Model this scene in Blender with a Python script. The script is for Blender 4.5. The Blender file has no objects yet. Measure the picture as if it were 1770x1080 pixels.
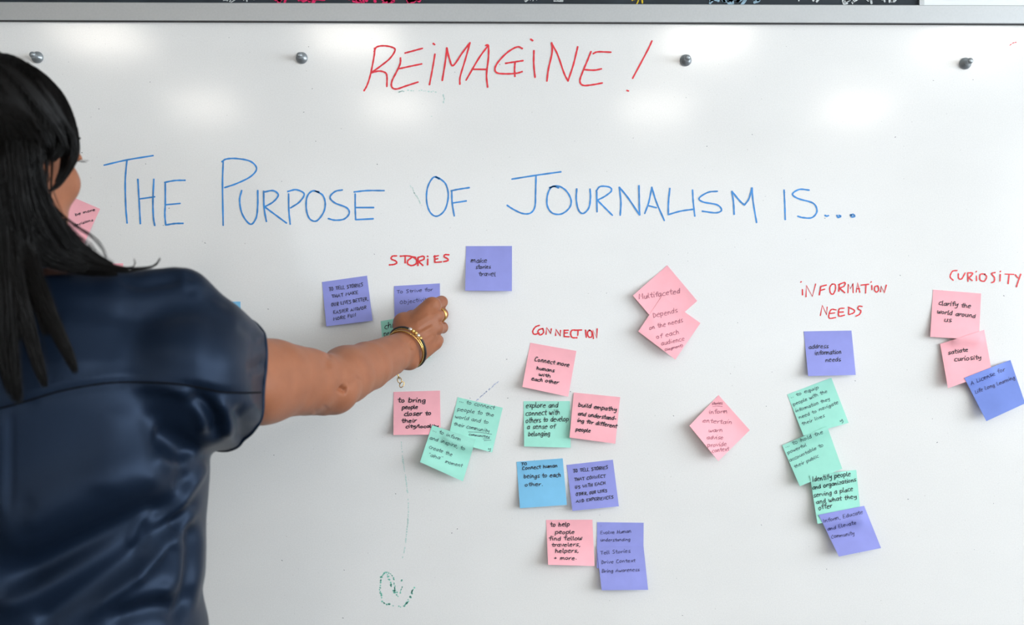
import bpy, bmesh, math, random
import numpy as np
from mathutils import Vector, Matrix
from mathutils.bvhtree import BVHTree

random.seed(7)
rng = np.random.default_rng(7)
S = bpy.context.scene
COL = S.collection

# ------------------------------------------------------------------ camera
CAMZ = 1.33          # lens height above the floor
CAMD = 1.90          # lens to whiteboard surface (the board is the plane y = 0)
FPX = 2002.4         # focal length in pixels of the 1770 px frame
ROLL = 0.0034
cam_data = bpy.data.cameras.new('camera')
cam = bpy.data.objects.new('camera', cam_data)
COL.objects.link(cam)
cam.location = (0, -CAMD, CAMZ)
cam.rotation_euler = (Matrix.Rotation(math.pi / 2, 3, 'X') @ Matrix.Rotation(ROLL, 3, 'Z')).to_euler()
cam_data.sensor_width = 36.0
cam_data.lens = 36.0 * FPX / 1770.0
cam_data.clip_start = 0.05
cam_data.dof.use_dof = True
cam_data.dof.focus_distance = CAMD - 0.02
cam_data.dof.aperture_fstop = 4.2
S.camera = cam

# ------------------------------------------------------------------ light and exposure
S.view_settings.view_transform = 'Standard'
S.view_settings.look = 'None'
S.view_settings.gamma = 1.0
S.view_settings.use_curve_mapping = False
S.view_settings.exposure = 0.13
S.cycles.max_bounces = 8
S.cycles.diffuse_bounces = 5

world = bpy.data.worlds.new('world')
S.world = world
world.use_nodes = True
bg = world.node_tree.nodes['Background']
bg.inputs['Color'].default_value = (0.75, 0.87, 1.0, 1)
bg.inputs['Strength'].default_value = 1.2

ROOM = dict(x0=-3.0, x1=3.4, y0=-6.9, y1=0.07, h=2.75)

def area(name, loc, rot, sx, sy, power, color):
    l = bpy.data.lights.new(name, 'AREA')
    l.shape = 'RECTANGLE'; l.size = sx; l.size_y = sy; l.energy = power; l.color = color
    o = bpy.data.objects.new(name, l); COL.objects.link(o)
    o.location = loc; o.rotation_euler = rot
    return o
# daylight through the window in the right wall, and through the one behind the photographer
area('daylight_right', (3.30, -3.0, 1.65), (0, math.radians(90), 0), 1.5, 4.6, 168, (0.86, 0.94, 1.0))
area('daylight_behind', (0.5, -6.8, 1.6), (math.radians(90), 0, 0), 4.4, 1.5, 24, (0.93, 0.97, 1.0))
LAMP_L = 17.0

# ------------------------------------------------------------------ helpers
def P(px, py, y=0.0):
    """world point whose picture position is (px, py) and which stands at depth y"""
    c, s = math.cos(ROLL), math.sin(ROLL)
    u, v = px - 885.0, py - 540.0
    X = u * c + v * s
    Z = -(v * c - u * s)
    d = y + CAMD
    return Vector((X / FPX * d, y, CAMZ + Z / FPX * d))

def proj(co):
    """array (n,3) -> picture positions (n,2)"""
    c, s = math.cos(ROLL), math.sin(ROLL)
    d = co[:, 1] + CAMD
    X = co[:, 0] / d * FPX
    Z = (co[:, 2] - CAMZ) / d * FPX
    u = X * c + Z * s
    v = X * s - Z * c
    return np.stack([u + 885.0, v + 540.0], 1)

def srgb(r, g, b):
    f = lambda c: (c / 255 / 12.92) if c / 255 <= 0.04045 else ((c / 255 + 0.055) / 1.055) ** 2.4
    return (f(r), f(g), f(b), 1.0)

def mat(name, color, rough=0.5, metal=0.0, spec=0.5, noise=None, bump=None, **kw):
    m = bpy.data.materials.new(name); m.use_nodes = True
    nt = m.node_tree; b = nt.nodes['Principled BSDF']
    b.inputs['Base Color'].default_value = color
    b.inputs['Roughness'].default_value = rough
    b.inputs['Metallic'].default_value = metal
    b.inputs['Specular IOR Level'].default_value = spec
    for k, v in kw.items():
        b.inputs[k.replace('_', ' ')].default_value = v
    tc = nt.nodes.new('ShaderNodeTexCoord')
    if noise:
        scale, amount = noise[0], noise[1]
        n = nt.nodes.new('ShaderNodeTexNoise'); n.inputs['Scale'].default_value = scale
        n.inputs['Detail'].default_value = noise[2] if len(noise) > 2 else 3.0
        nt.links.new(tc.outputs['Object'], n.inputs['Vector'])
        mr = nt.nodes.new('ShaderNodeMapRange')
        mr.inputs['From Min'].default_value = 0.3; mr.inputs['From Max'].default_value = 0.7
        mr.inputs['To Min'].default_value = 1 - amount; mr.inputs['To Max'].default_value = 1 + amount
        nt.links.new(n.outputs['Fac'], mr.inputs['Value'])
        mx = nt.nodes.new('ShaderNodeVectorMath'); mx.operation = 'SCALE'
        mx.inputs[0].default_value = color[:3]
        nt.links.new(mr.outputs['Result'], mx.inputs['Scale'])
        nt.links.new(mx.outputs['Vector'], b.inputs['Base Color'])
    if bump:
        n2 = nt.nodes.new('ShaderNodeTexNoise'); n2.inputs['Scale'].default_value = bump[0]
        n2.inputs['Detail'].default_value = 4.0
        nt.links.new(tc.outputs['Object'], n2.inputs['Vector'])
        bp = nt.nodes.new('ShaderNodeBump'); bp.inputs['Strength'].default_value = bump[1]
        bp.inputs['Distance'].default_value = bump[2]
        nt.links.new(n2.outputs['Fac'], bp.inputs['Height'])
        nt.links.new(bp.outputs['Normal'], b.inputs['Normal'])
    return m

def emit(name, color, strength):
    m = bpy.data.materials.new(name); m.use_nodes = True
    b = m.node_tree.nodes['Principled BSDF']
    b.inputs['Base Color'].default_value = color
    b.inputs['Emission Color'].default_value = color
    b.inputs['Emission Strength'].default_value = strength
    return m

def tag(o, label=None, cat=None, group=None, kind=None):
    if label: o['label'] = label
    if cat: o['category'] = cat
    if group: o['group'] = group
    if kind: o['kind'] = kind
    return o

def obj(name, verts, faces, m, parent=None, smooth=False):
    me = bpy.data.meshes.new(name)
    me.from_pydata([tuple(v) for v in verts] if not isinstance(verts, np.ndarray) else verts.tolist(), [],
                   faces if not isinstance(faces, np.ndarray) else faces.tolist())
    me.materials.append(m)
    if smooth:
        me.polygons.foreach_set('use_smooth', [True] * len(me.polygons))
    me.update()
    o = bpy.data.objects.new(name, me); COL.objects.link(o)
    if parent: 
        o.parent = parent
        o.matrix_parent_inverse = Matrix.Translation(-parent.location)
    return o

def empty(name, loc):
    o = bpy.data.objects.new(name, None); COL.objects.link(o)
    o.empty_display_size = 0.05
    o.location = loc
    return o

class MB:
    """collects boxes, lathes and tubes and links them as one mesh object"""
    def __init__(s): s.v = []; s.f = []
    def box(s, x0, x1, y0, y1, z0, z1):
        n = len(s.v)
        s.v += [(x0, y0, z0), (x1, y0, z0), (x1, y1, z0), (x0, y1, z0), (x0, y0, z1), (x1, y0, z1), (x1, y1, z1), (x0, y1, z1)]
        s.f += [[n + i for i in q] for q in ((0, 3, 2, 1), (4, 5, 6, 7), (0, 1, 5, 4), (1, 2, 6, 5), (2, 3, 7, 6), (3, 0, 4, 7))]
        return s
    def lathe(s, c, axis, prof, n=32):
        """prof = [(distance along axis, radius)]"""
        axis = Vector(axis).normalized(); c = Vector(c)
        a = axis.orthogonal().normalized(); b = axis.cross(a)
        k = len(s.v)
        for (t, r) in prof:
            for i in range(n):
                w = 2 * math.pi * i / n
                s.v.append(tuple(c + axis * t + (a * math.cos(w) + b * math.sin(w)) * r))
        for j in range(len(prof) - 1):
            for i in range(n):
                p, q = k + j * n + i, k + j * n + (i + 1) % n
                s.f.append([p, q, q + n, p + n])
        s.f.append([k + i for i in range(n)][::-1])
        s.f.append([k + (len(prof) - 1) * n + i for i in range(n)])
        return s
    def tube(s, pts, r, n=8, closed=False):
        pts = [Vector(p) for p in pts]; m = len(pts)
        rr = r if isinstance(r, (list, tuple)) else [r] * m
        k = len(s.v); prev = None
        for i, p in enumerate(pts):
            t = (pts[(i + 1) % m] - pts[i - 1]) if closed else (pts[min(i + 1, m - 1)] - pts[max(i - 1, 0)])
            t.normalize()
            if prev is None: a = t.orthogonal().normalized()
            else:
                a = prev - t * prev.dot(t); a.normalize()
            prev = a; b = t.cross(a)
            for j in range(n):
                w = 2 * math.pi * j / n
                s.v.append(tuple(p + (a * math.cos(w) + b * math.sin(w)) * rr[i]))
        for i in range(m if closed else m - 1):
            for j in range(n):
                p, q = k + i * n + j, k + i * n + (j + 1) % n
                p2, q2 = k + ((i + 1) % m) * n + j, k + ((i + 1) % m) * n + (j + 1) % n
                s.f.append([p, q, q2, p2])
        if not closed:
            s.f.append([k + j for j in range(n)][::-1]); s.f.append([k + (m - 1) * n + j for j in range(n)])
        return s
    def build(s, name, m, parent=None, smooth=False, bevel=0):
        o = obj(name, s.v, s.f, m, parent, smooth)
        if bevel:
            b = o.modifiers.new('bevel', 'BEVEL'); b.width = bevel; b.segments = 2; b.limit_method = 'ANGLE'
        return o

def catmull(pts, n=5):
    pts = [np.array(p, float) for p in pts]
    if len(pts) < 3: return pts
    out = []
    q = [2 * pts[0] - pts[1]] + pts + [2 * pts[-1] - pts[-2]]
    for i in range(1, len(q) - 2):
        p0, p1, p2, p3 = q[i - 1], q[i], q[i + 1], q[i + 2]
        for j in range(n):
            t = j / n
            out.append(0.5 * ((2 * p1) + (-p0 + p2) * t + (2 * p0 - 5 * p1 + 4 * p2 - p3) * t * t + (-p0 + 3 * p1 - 3 * p2 + p3) * t ** 3))
    out.append(pts[-1])
    return out

# ------------------------------------------------------------------ materials
M = {}
M['wall'] = mat('painted_wall', srgb(226, 224, 220), 0.8, noise=(2, .02), bump=(180, .1, .002))
M['wall_left'] = mat('painted_wall_taupe', srgb(150, 143, 136), 0.85, noise=(3, .05))
M['ceiling'] = mat('ceiling_paint', srgb(236, 234, 230), 0.9)
M['floor'] = mat('grey_carpet', srgb(70, 68, 68), 0.95, noise=(60, .2), bump=(400, .4, .004))
M['frame_metal'] = mat('anodised_aluminium', srgb(176, 179, 181), 0.38, 0.6, noise=(300, .03), bump=(900, .08, .0004))
M['black_line'] = mat('black_gasket', srgb(30, 28, 30), 0.6)
M['magnet'] = mat('grey_metallic_magnet', srgb(150, 156, 160), 0.32, 0.55)
M['chalk_black'] = mat('chalkboard_black', srgb(36, 44, 52), 0.75, noise=(14, .3))
M['white_gloss'] = mat('white_sheet', srgb(240, 243, 244), 0.5)
M['window_frame'] = mat('window_frame_white', srgb(230, 230, 228), 0.5)
gl = bpy.data.materials.new('clear_glass'); gl.use_nodes = True
gb = gl.node_tree.nodes['Principled BSDF']; gb.inputs['Transmission Weight'].default_value = 1; gb.inputs['Roughness'].default_value = 0; gb.inputs['IOR'].default_value = 1.05
M['glass'] = gl
M['lamp'] = emit('lamp_diffuser', (1.0, 0.93, 0.84, 1), LAMP_L)
# ------------------------------------------------------------------ the room
R = ROOM
MB().box(R['x0'] - .1, R['x1'] + .1, R['y0'] - .1, R['y1'] + .1, -.1, 0).build('floor', M['floor'])['kind'] = 'structure'
MB().box(R['x0'] - .1, R['x1'] + .1, R['y0'] - .1, R['y1'] + .1, R['h'], R['h'] + .1).build('ceiling', M['ceiling'])['kind'] = 'structure'
MB().box(R['x0'] - .1, R['x1'] + .1, R['y1'], R['y1'] + .1, 0, R['h']).build('wall_front', M['wall'])['kind'] = 'structure'
MB().box(R['x0'] - .1, R['x0'], R['y0'], R['y1'], 0, R['h']).build('wall_left', M['wall_left'])['kind'] = 'structure'
# right wall with a window opening y -3.9..-0.7, z 0.9..2.4
w = MB()
w.box(R['x1'], R['x1'] + .1, R['y0'], -5.3, 0, R['h']); w.box(R['x1'], R['x1'] + .1, -.7, R['y1'], 0, R['h'])
w.box(R['x1'], R['x1'] + .1, -5.3, -.7, 0, .9); w.box(R['x1'], R['x1'] + .1, -5.3, -.7, 2.4, R['h'])
w.build('wall_right', M['wall'])['kind'] = 'structure'
w = MB()
w.box(R['x0'] - .1, -1.7, R['y0'] - .1, R['y0'], 0, R['h']); w.box(2.7, R['x1'] + .1, R['y0'] - .1, R['y0'], 0, R['h'])
w.box(-1.7, 2.7, R['y0'] - .1, R['y0'], 0, .85); w.box(-1.7, 2.7, R['y0'] - .1, R['y0'], 2.35, R['h'])
w.build('wall_back', M['wall'])['kind'] = 'structure'
def window_x(name, x, y0, y1, z0, z1):
    f = MB(); t = .05
    f.box(x, x + .07, y0, y0 + t, z0, z1); f.box(x, x + .07, y1 - t, y1, z0, z1)
    f.box(x, x + .07, y0 + t, y1 - t, z0, z0 + t); f.box(x, x + .07, y0 + t, y1 - t, z1 - t, z1)
    m = (y0 + y1) / 2; f.box(x + .01, x + .06, m - .025, m + .025, z0 + t, z1 - t)
    o = f.build(name, M['window_frame']); o['kind'] = 'structure'
    MB().box(x + .03, x + .036, y0 + t, y1 - t, z0 + t, z1 - t).build('pane', M['glass'], o)
def window_y(name, y, x0, x1, z0, z1):
    f = MB(); t = .05
    f.box(x0, x0 + t, y - .07, y, z0, z1); f.box(x1 - t, x1, y - .07, y, z0, z1)
    f.box(x0 + t, x1 - t, y - .07, y, z0, z0 + t); f.box(x0 + t, x1 - t, y - .07, y, z1 - t, z1)
    m = (x0 + x1) / 2; f.box(m - .025, m + .025, y - .06, y - .01, z0 + t, z1 - t)
    o = f.build(name, M['window_frame']); o['kind'] = 'structure'
    MB().box(x0 + t, x1 - t, y - .036, y - .03, z0 + t, z1 - t).build('pane', M['glass'], o)
window_x('window_1', R['x1'] + .01, -5.3, -.7, .9, 2.4)
window_y('window_2', R['y0'] - .01, -1.7, 2.7, .85, 2.35)
MB().box(R['x0'], R['x1'], R['y1'] - .012, R['y1'], 0, .09).build('baseboard_front', M['window_frame'])['kind'] = 'structure'

# ceiling lamps, a grid of eight, seen mirrored in the whiteboard
xs = [-2.08, -0.80, 0.97, 2.30]
words = ['far left', 'inner left', 'inner right', 'far right']
for j, (yc, row) in enumerate([(-3.95, 'row nearest the whiteboard'), (-5.92, 'row by the back window')]):
    for i, x in enumerate(xs):
        t = empty('ceiling_light', (x, yc, R['h']))
        tag(t, 'rectangular ceiling light, %s, in the %s' % (words[i], row), 'light', 'ceiling lights')
        a, b = .23, .33; h = R['h']
        f = MB()
        f.box(x - a, x - a + .02, yc - b, yc + b, h - .04, h); f.box(x + a - .02, x + a, yc - b, yc + b, h - .04, h)
        f.box(x - a + .02, x + a - .02, yc - b, yc - b + .02, h - .04, h); f.box(x - a + .02, x + a - .02, yc + b - .02, yc + b, h - .04, h)
        f.build('housing', M['window_frame'], t)
        MB().box(x - a + .02, x + a - .02, yc - b + .02, yc + b - .02, h - .035, h - .02).build('diffuser', M['lamp'], t)

# ------------------------------------------------------------------ chalkboard strip and white sheet above the rail
cb = empty('chalkboard', (0.2, R['y1'] - .012, 1.95))
tag(cb, 'black chalkboard covered in coloured chalk scribbles behind the top of the whiteboard', 'chalkboard')
xe = P(1588, 3, .05).x
MB().box(-1.9, xe, R['y1'] - .018, R['y1'] - .001, 1.62, 2.45).build('board_face', M['chalk_black'], cb)
tb = MB(); tb.box(xe, xe + .008, R['y1'] - .024, R['y1'] - .001, 1.62, 2.45); tb.box(-1.9, xe + .008, R['y1'] - .024, R['y1'] - .001, 2.45, 2.47)
tb.build('frame', M['frame_metal'], cb)
ws = MB().box(xe + .012, xe + .62, R['y1'] - .004, R['y1'] - .001, 1.55, 2.40).build('paper_sheet', M['white_gloss'])
tag(ws, 'white poster sheet on the wall beside the chalkboard, above the right end of the rail', 'poster')

# ------------------------------------------------------------------ whiteboard
wb = empty('whiteboard', (0, 0, .55))
tag(wb, 'large white dry-erase board with grey metal rail, covered in marker writing and sticky notes', 'whiteboard')
zt = P(885, 38.5).z
BX0, BX1, BZ0 = -1.30, 1.32, .52
def board_mat():
    m = bpy.data.materials.new('dry_erase_white'); m.use_nodes = True
    nt = m.node_tree; b = nt.nodes['Principled BSDF']; L = nt.links
    tc = nt.nodes.new('ShaderNodeTexCoord')
    def noise(scale, detail, vec=(1, 1, 1)):
        mp = nt.nodes.new('ShaderNodeMapping'); mp.inputs['Scale'].default_value = vec
        L.new(tc.outputs['Object'], mp.inputs['Vector'])
        n = nt.nodes.new('ShaderNodeTexNoise'); n.inputs['Scale'].default_value = scale; n.inputs['Detail'].default_value = detail
        L.new(mp.outputs['Vector'], n.inputs['Vector']); return n
    def ramp(n, a, b_, c0, c1):
        r = nt.nodes.new('ShaderNodeMapRange'); r.inputs['From Min'].default_value = a; r.inputs['From Max'].default_value = b_
        r.inputs['To Min'].default_value = c0; r.inputs['To Max'].default_value = c1
        L.new(n.outputs['Fac'], r.inputs['Value']); return r
    # ghosting of wiped ink: fine speckle + wipe streaks + soft grey patches
    r1 = ramp(noise(460, 3), .30, .70, .945, 1.0)
    r2 = ramp(noise(7, 6, (1, 1, 1.6)), .35, .75, 1.0, .97)
    r3 = ramp(noise(2.2, 2), .3, .7, .975, 1.0)
    r4 = ramp(noise(300, 0), .13, .17, .80, 1.0)
    m1 = nt.nodes.new('ShaderNodeMath'); m1.operation = 'MULTIPLY'; L.new(r1.outputs[0], m1.inputs[0]); L.new(r2.outputs[0], m1.inputs[1])
    m2 = nt.nodes.new('ShaderNodeMath'); m2.operation = 'MULTIPLY'; L.new(m1.outputs[0], m2.inputs[0]); L.new(r3.outputs[0], m2.inputs[1])
    m3 = nt.nodes.new('ShaderNodeMath'); m3.operation = 'MULTIPLY'; L.new(m2.outputs[0], m3.inputs[0]); L.new(r4.outputs[0], m3.inputs[1])
    v = nt.nodes.new('ShaderNodeVectorMath'); v.operation = 'SCALE'; v.inputs[0].default_value = (.86, .856, .845)
    L.new(m3.outputs[0], v.inputs['Scale']); L.new(v.outputs['Vector'], b.inputs['Base Color'])
    b.inputs['Roughness'].default_value = .115
    nb = noise(260, 2); bp = nt.nodes.new('ShaderNodeBump'); bp.inputs['Strength'].default_value = .25; bp.inputs['Distance'].default_value = .00007
    L.new(nb.outputs['Fac'], bp.inputs['Height']); L.new(bp.outputs['Normal'], b.inputs['Normal'])
    return m
M['board'] = board_mat()
MB().box(BX0, BX1, 0, .016, BZ0, zt + .02).build('writing_surface', M['board'], wb)
def rail(x0, x1, z0, z1, name='rail'):
    return MB().box(x0, x1, -.007, .024, z0, z1).build(name, M['frame_metal'], wb, bevel=.0012)
zr = P(885, 6, -.007).z
rail(BX0 - .03, BX1 + .03, P(885, 38.2, -.007).z, zr, 'top_rail')
MB().box(BX0, BX1, -.0062, -.001, P(885, 39.4, -.006).z, P(885, 38.2, -.007).z + .0004).build('gasket', M['black_line'], wb)
rail(BX0 - .03, BX0, BZ0, P(885, 38.5, -.014).z, 'side_rail'); rail(BX1, BX1 + .03, BZ0, P(885, 38.5, -.014).z, 'side_rail')
rail(BX0 - .03, BX1 + .03, BZ0 - .03, BZ0, 'bottom_rail')
MB().box(-.9, .9, -.09, -.014, BZ0 - .03, BZ0 - .022).box(-.9, .9, -.09, -.084, BZ0 - .022, BZ0 - .012).build('pen_tray', M['frame_metal'], wb)
for sx in (BX0 + .15, BX1 - .15):
    MB().box(sx - .04, sx + .04, .016, R['y1'], .9, .98).build('wall_bracket', M['frame_metal'], wb)
for sx in (BX0 + .15, BX1 - .15):
    MB().box(sx - .04, sx + .04, .016, R['y1'] - .02, 1.70, 1.78).build('wall_bracket', M['frame_metal'], wb)

# magnets
prof = [(0, .0094), (.0015, .0097), (.003, .0095), (.0048, .0078), (.0062, .0056), (.0075, .0038), (.0105, .0031), (.0150, .0031), (.0165, .0036),
        (.0176, .0044), (.0195, .0050), (.0215, .0050), (.0235, .0044), (.0247, .0030), (.0251, .0012)]
for (px, py, lab) in [(65.3, 99.5, 'above the woman\'s head at the far left of the board'), (521.8, 100.5, 'left of the red REIMAGINE heading'),
                      (1185, 104.5, 'just right of the red exclamation mark'), (1668, 110, 'at the far right of the board, below the rail')]:
    c = P(px, py)
    o = MB().lathe(c, (0, -1, 0), prof, 40).build('push_magnet', M['magnet'], smooth=True)
    tag(o, 'grey metal push-pin magnet ' + lab, 'magnet', 'push-pin magnets in a row along the top of the whiteboard')
# ------------------------------------------------------------------ marker strokes and handwriting
def ribbon(mb, pts, w, surf, lift):
    """a flat ink stroke: pts in picture px, mapped to a surface by surf(px,py)->depth y"""
    pts = [np.array(p, float) for p in pts]
    q = [pts[0]]
    for p in pts[1:]:
        if np.hypot(*(p - q[-1])) > 0.25: q.append(p)
    if len(q) < 2: q.append(q[0] + np.array([w * .4, .05]))
    t0 = q[1] - q[0]; t0 /= np.hypot(*t0); t1 = q[-1] - q[-2]; t1 /= np.hypot(*t1)
    q = [q[0] - t0 * w * .35] + q + [q[-1] + t1 * w * .35]
    n = len(mb.v); m = len(q)
    for i in range(m):
        t = q[min(i + 1, m - 1)] - q[max(i - 1, 0)]; t = t / (np.hypot(*t) + 1e-9)
        nn = np.array([-t[1], t[0]])
        ww = w * (.55 if i in (0, m - 1) else 1.0) * .5 * (1 + .12 * math.sin(i * 1.7 + q[0][0]))
        for sgn in (-1, 1):
            a = q[i] + nn * ww * sgn
            mb.v.append(tuple(P(a[0], a[1], surf(a[0], a[1]) - lift)))
    for i in range(m - 1):
        k = n + 2 * i
        mb.f.append([k, k + 2, k + 3, k + 1])

def parse(s, fr):
    ox, oy, sc = fr
    out = []
    for st in s.split('/'):
        st = st.strip()
        straight = st.startswith('!')
        if straight: st = st[1:]
        pts = [tuple(float(v) for v in p.split(',')) for p in st.split()]
        pts = [(ox + x / sc, oy + y / sc) for x, y in pts]
        out.append(pts if straight else catmull(pts, 6))
    return out

flat = lambda x, y: 0.0
def marker(name, s, fr, w, m, label, cuts=()):
    strokes = parse(s, fr); ends = [k for k, _ in cuts] + [len(strokes)]; a = 0
    for e, lab in zip(ends, [l for _, l in cuts] + [label]):
        mb = MB()
        for i, st in enumerate(strokes[a:e]): ribbon(mb, st, w, flat, .0003 + .00012 * (i % 5))
        o = mb.build(name, m, wb); o['label'] = lab
        a = e

M['red_ink'] = mat('red_marker', srgb(228, 34, 52), .35, noise=(60, .10))
M['blue_ink'] = mat('blue_marker', srgb(48, 138, 212), .35, noise=(50, .22))
M['red_small'] = mat('red_marker_small', srgb(224, 26, 40), .35, noise=(90, .12))
M['green_smudge'] = mat('green_smudge', srgb(120, 196, 178), .5, noise=(300, .25))
M['green_faint'] = mat('green_faint', srgb(186, 214, 208), .5, noise=(300, .06))
M['blue_faint'] = mat('blue_faint', srgb(176, 186, 214), .5, noise=(300, .08))
M['dark_speck'] = mat('dark_speck', srgb(120, 122, 128), .5)

marker('marker_lettering', "150,105 150,130 140,190 125,260 108,310 92,338/148,125 160,100 195,92 240,98 262,115 235,160 180,205 130,240/130,240 175,230 210,240 218,265 217,315"
 "/316,132 360,120 412,106/292,158 290,190 270,235 245,285 245,318 270,328 320,312 388,290/280,218 340,205 408,191/480,137 468,210 450,305/!470,79 479,86"
 "/545,103 538,170 520,282/545,103 560,165 580,200 630,130 672,75/672,75 645,170 618,260 616,303/770,92 720,160 650,280/757,90 772,92 772,160 762,250 768,318/682,220 765,221"
 "/958,107 930,98 880,125 830,175 808,215 820,240 870,245 925,242 957,233/865,188 915,180 962,173/918,180 915,220 917,260/1021,118 1020,190 1027,265/!1003,56 1015,64"
 "/1118,75 1120,130 1100,220 1092,285/1118,80 1150,140 1185,240 1207,285/1207,285 1235,200 1255,120 1260,97"
 "/1333,123 1310,180 1285,240 1272,285 1290,308 1340,305 1395,295/1345,135 1370,125 1442,127/1292,222 1350,225 1390,218/1666,65 1640,120 1560,270/!1529,336 1538,339",
 (600, 50, 3.161), 2.9, M['red_ink'], 'red marker exclamation mark', cuts=((25, 'red marker heading REIMAGINE'),))
marker('marker_lettering', "50,115 150,92 265,73/150,95 143,180 145,290 151,368/198,176 203,260 209,371/268,176 264,270 266,340 272,379/207,262 272,253"
 "/405,181 360,182 315,190/318,190 318,280 316,330 320,377/318,288 383,282/322,376 360,370 396,369/571,98 568,200 571,378/565,100 585,88 630,86 690,98 717,130 690,165 630,195 577,213"
 "/652,225 643,270 655,330 690,373 715,345 722,290 722,225/748,228 750,300 760,361/750,232 790,226 812,245 790,275 752,297/752,297 790,325 848,368"
 "/857,240 858,310 864,373/853,230 890,222 925,240 905,275 865,302/990,232 960,228 937,255 935,310 950,350 980,358 1010,320 1017,280 1005,245 975,228"
 "/1092,223 1060,230 1038,255 1060,280 1110,300 1122,325 1100,350 1060,355 1030,348/1148,240 1148,300 1150,353/1143,232 1200,226 1275,226/1150,300 1229,300/1150,353 1227,349"
 "/1515,175 1490,168 1465,210 1460,270 1475,320 1505,338 1540,310 1555,250 1545,200 1520,175 1500,165/1570,230 1572,280 1581,337/1567,227 1600,220 1647,213/1575,280 1634,271",
 (160, 240, 2.5286), 2.8, M['blue_ink'], 'blue marker word OF', cuts=((9, 'blue marker word THE'), (23, 'blue marker word PURPOSE')))
marker('marker_lettering', "113,100 220,83 328,68/219,85 217,160 214,220 195,248 160,250 120,232 92,214/318,138 290,132 270,165 268,215 290,248 330,252 365,225 372,190 350,150 315,130 278,137"
 "/397,142 395,190 405,235 425,250 450,225 457,180 455,143/484,155 486,243/482,152 500,132 540,135 548,152 520,175 487,192/487,192 520,225 553,258/587,258 590,200 583,135/583,135 620,180 672,257/672,257 670,190 669,128"
 "/694,250 712,200 725,135/725,135 745,200 780,281/712,216 745,225/804,140 798,200 797,255/797,255 850,240 903,232/903,147 906,200 913,262/1012,153 970,158 932,183 950,200 1010,212 1030,235 1005,247 945,240"
 "/1085,254 1082,200 1075,153/1075,153 1110,195 1130,213/1130,213 1150,185 1163,138/1163,138 1168,200 1183,290/1303,147 1306,210 1308,277/1413,148 1370,145 1340,165 1365,185 1430,205 1447,240 1425,268 1385,268 1363,262"
 "/!1482,258 1490,262 1498,259/1534,258 1540,267 1551,262 1543,258/1594,255 1600,265 1612,262 1605,254 1596,257",
 (840, 270, 2.5286), 2.8, M['blue_ink'], 'blue marker words IS...', cuts=((21, 'blue marker word JOURNALISM'),))
marker('marker_lettering', "543,120 515,122 508,140 535,152 543,165 525,175 495,178/565,122 615,120 665,130/598,122 597,165/640,130 615,150 615,172 640,182 668,170 670,145 650,128"
 "/680,130 680,182/680,130 715,122 717,142 683,155/683,155 712,182/743,140 742,178/!740,121 744,124/788,118 788,160/782,125 812,118/788,142 808,138/788,162 832,158/880,113 855,112 848,125 870,138 872,150 845,157",
 (540, 410, 3.725), 2.7, M['red_small'], 'red marker heading STORIES')
marker('marker_lettering', "247,57 215,70 192,105 205,130 245,120/275,82 240,95 235,120 255,135 280,115 275,85/!300,130 305,75 340,125 343,85/!378,140 380,90 418,145 418,98"
 "/448,95 447,150/448,98 482,97/447,120 475,118/447,148 488,150/540,95 510,98 500,125 512,155 552,158/530,97 590,95/560,97 557,140/620,95 627,155/655,95 637,115 645,150 670,150 672,110 650,95/!685,165 680,95 712,160 715,85",
 (880, 550, 4.695), 2.4, M['red_small'], 'red marker heading CONNECTION')
marker('marker_lettering', "203,130 204,172/!190,76 196,72/!230,185 233,100 278,182 302,90/340,110 330,172/340,108 383,97/337,138 370,128/425,90 408,115 412,155 432,165 450,130 447,95 425,90"
 "/478,90 475,145/472,95 520,78 515,105 480,120/480,120 520,155/!543,155 545,90 560,125 580,85 582,155/!605,150 615,80 632,152/608,125 630,125/640,98 698,92/678,95 675,158/721,100 722,133/!714,77 718,73"
 "/765,103 745,110 742,135 755,150 772,135 768,105/!787,148 790,105 815,155 830,97/!337,325 352,250 385,320 388,262/455,283 420,280 402,315 405,345 452,340/410,310 445,305"
 "/515,270 480,275 472,310 480,330 518,322/478,300 510,298/550,262 547,315/545,262 590,285 585,305 550,318/650,258 625,255 618,275 640,290 630,315 602,330",
 (1340, 470, 4.318), 2.2, M['red_small'], 'red marker word NEEDS', cuts=((19, 'red marker word INFORMATION'),))
marker('marker_lettering', "240,65 210,70 195,105 215,128/248,85 250,115 270,118 292,80/308,80 310,135/308,80 340,82 325,105 310,108/310,108 338,130/364,100 365,130/!361,74 365,70"
 "/420,88 390,90 388,125 415,133 430,105 415,88/485,78 462,85 480,110 478,135 462,143/518,90 516,133/!516,73 520,69/548,88 605,90/575,90 568,150/615,92 630,112/650,88 635,130 622,170",
 (1590, 450, 3.722), 2.3, M['red_small'], 'red marker heading CURIOSITY')

# ghost marks left by wiped pens: broken dashes
def ghost(name, path, w, m, label, gap=.45, step=2.2, jit=.5, seed=1):
    r = random.Random(seed); mb = MB()
    pts = catmull(path, 24)
    acc = 0; prev = pts[0]
    for p in pts[1:]:
        d = np.hypot(*(p - prev)); acc += d
        if acc >= step:
            acc = 0
            if r.random() > gap:
                t = (p - prev) / (d + 1e-9)
                a = p + np.array([r.uniform(-jit, jit), r.uniform(-jit, jit)])
                ribbon(mb, [a, a + t * step * r.uniform(.5, 1.0)], w * r.uniform(.5, 1.1), flat, .0002)
        prev = p
    o = mb.build(name, m, wb); o['label'] = label
ghost('ink_smudge', [(693, 760), (697, 800), (703, 840), (706, 880), (702, 930), (696, 965)], 2.2, M['green_faint'], 'faint green wiped marker line', .12)
ghost('ink_smudge', [(696, 960), (690, 984)], 3.0, M['green_smudge'], 'green smear at the lower end of the wiped line', .2, 1.5)
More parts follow.
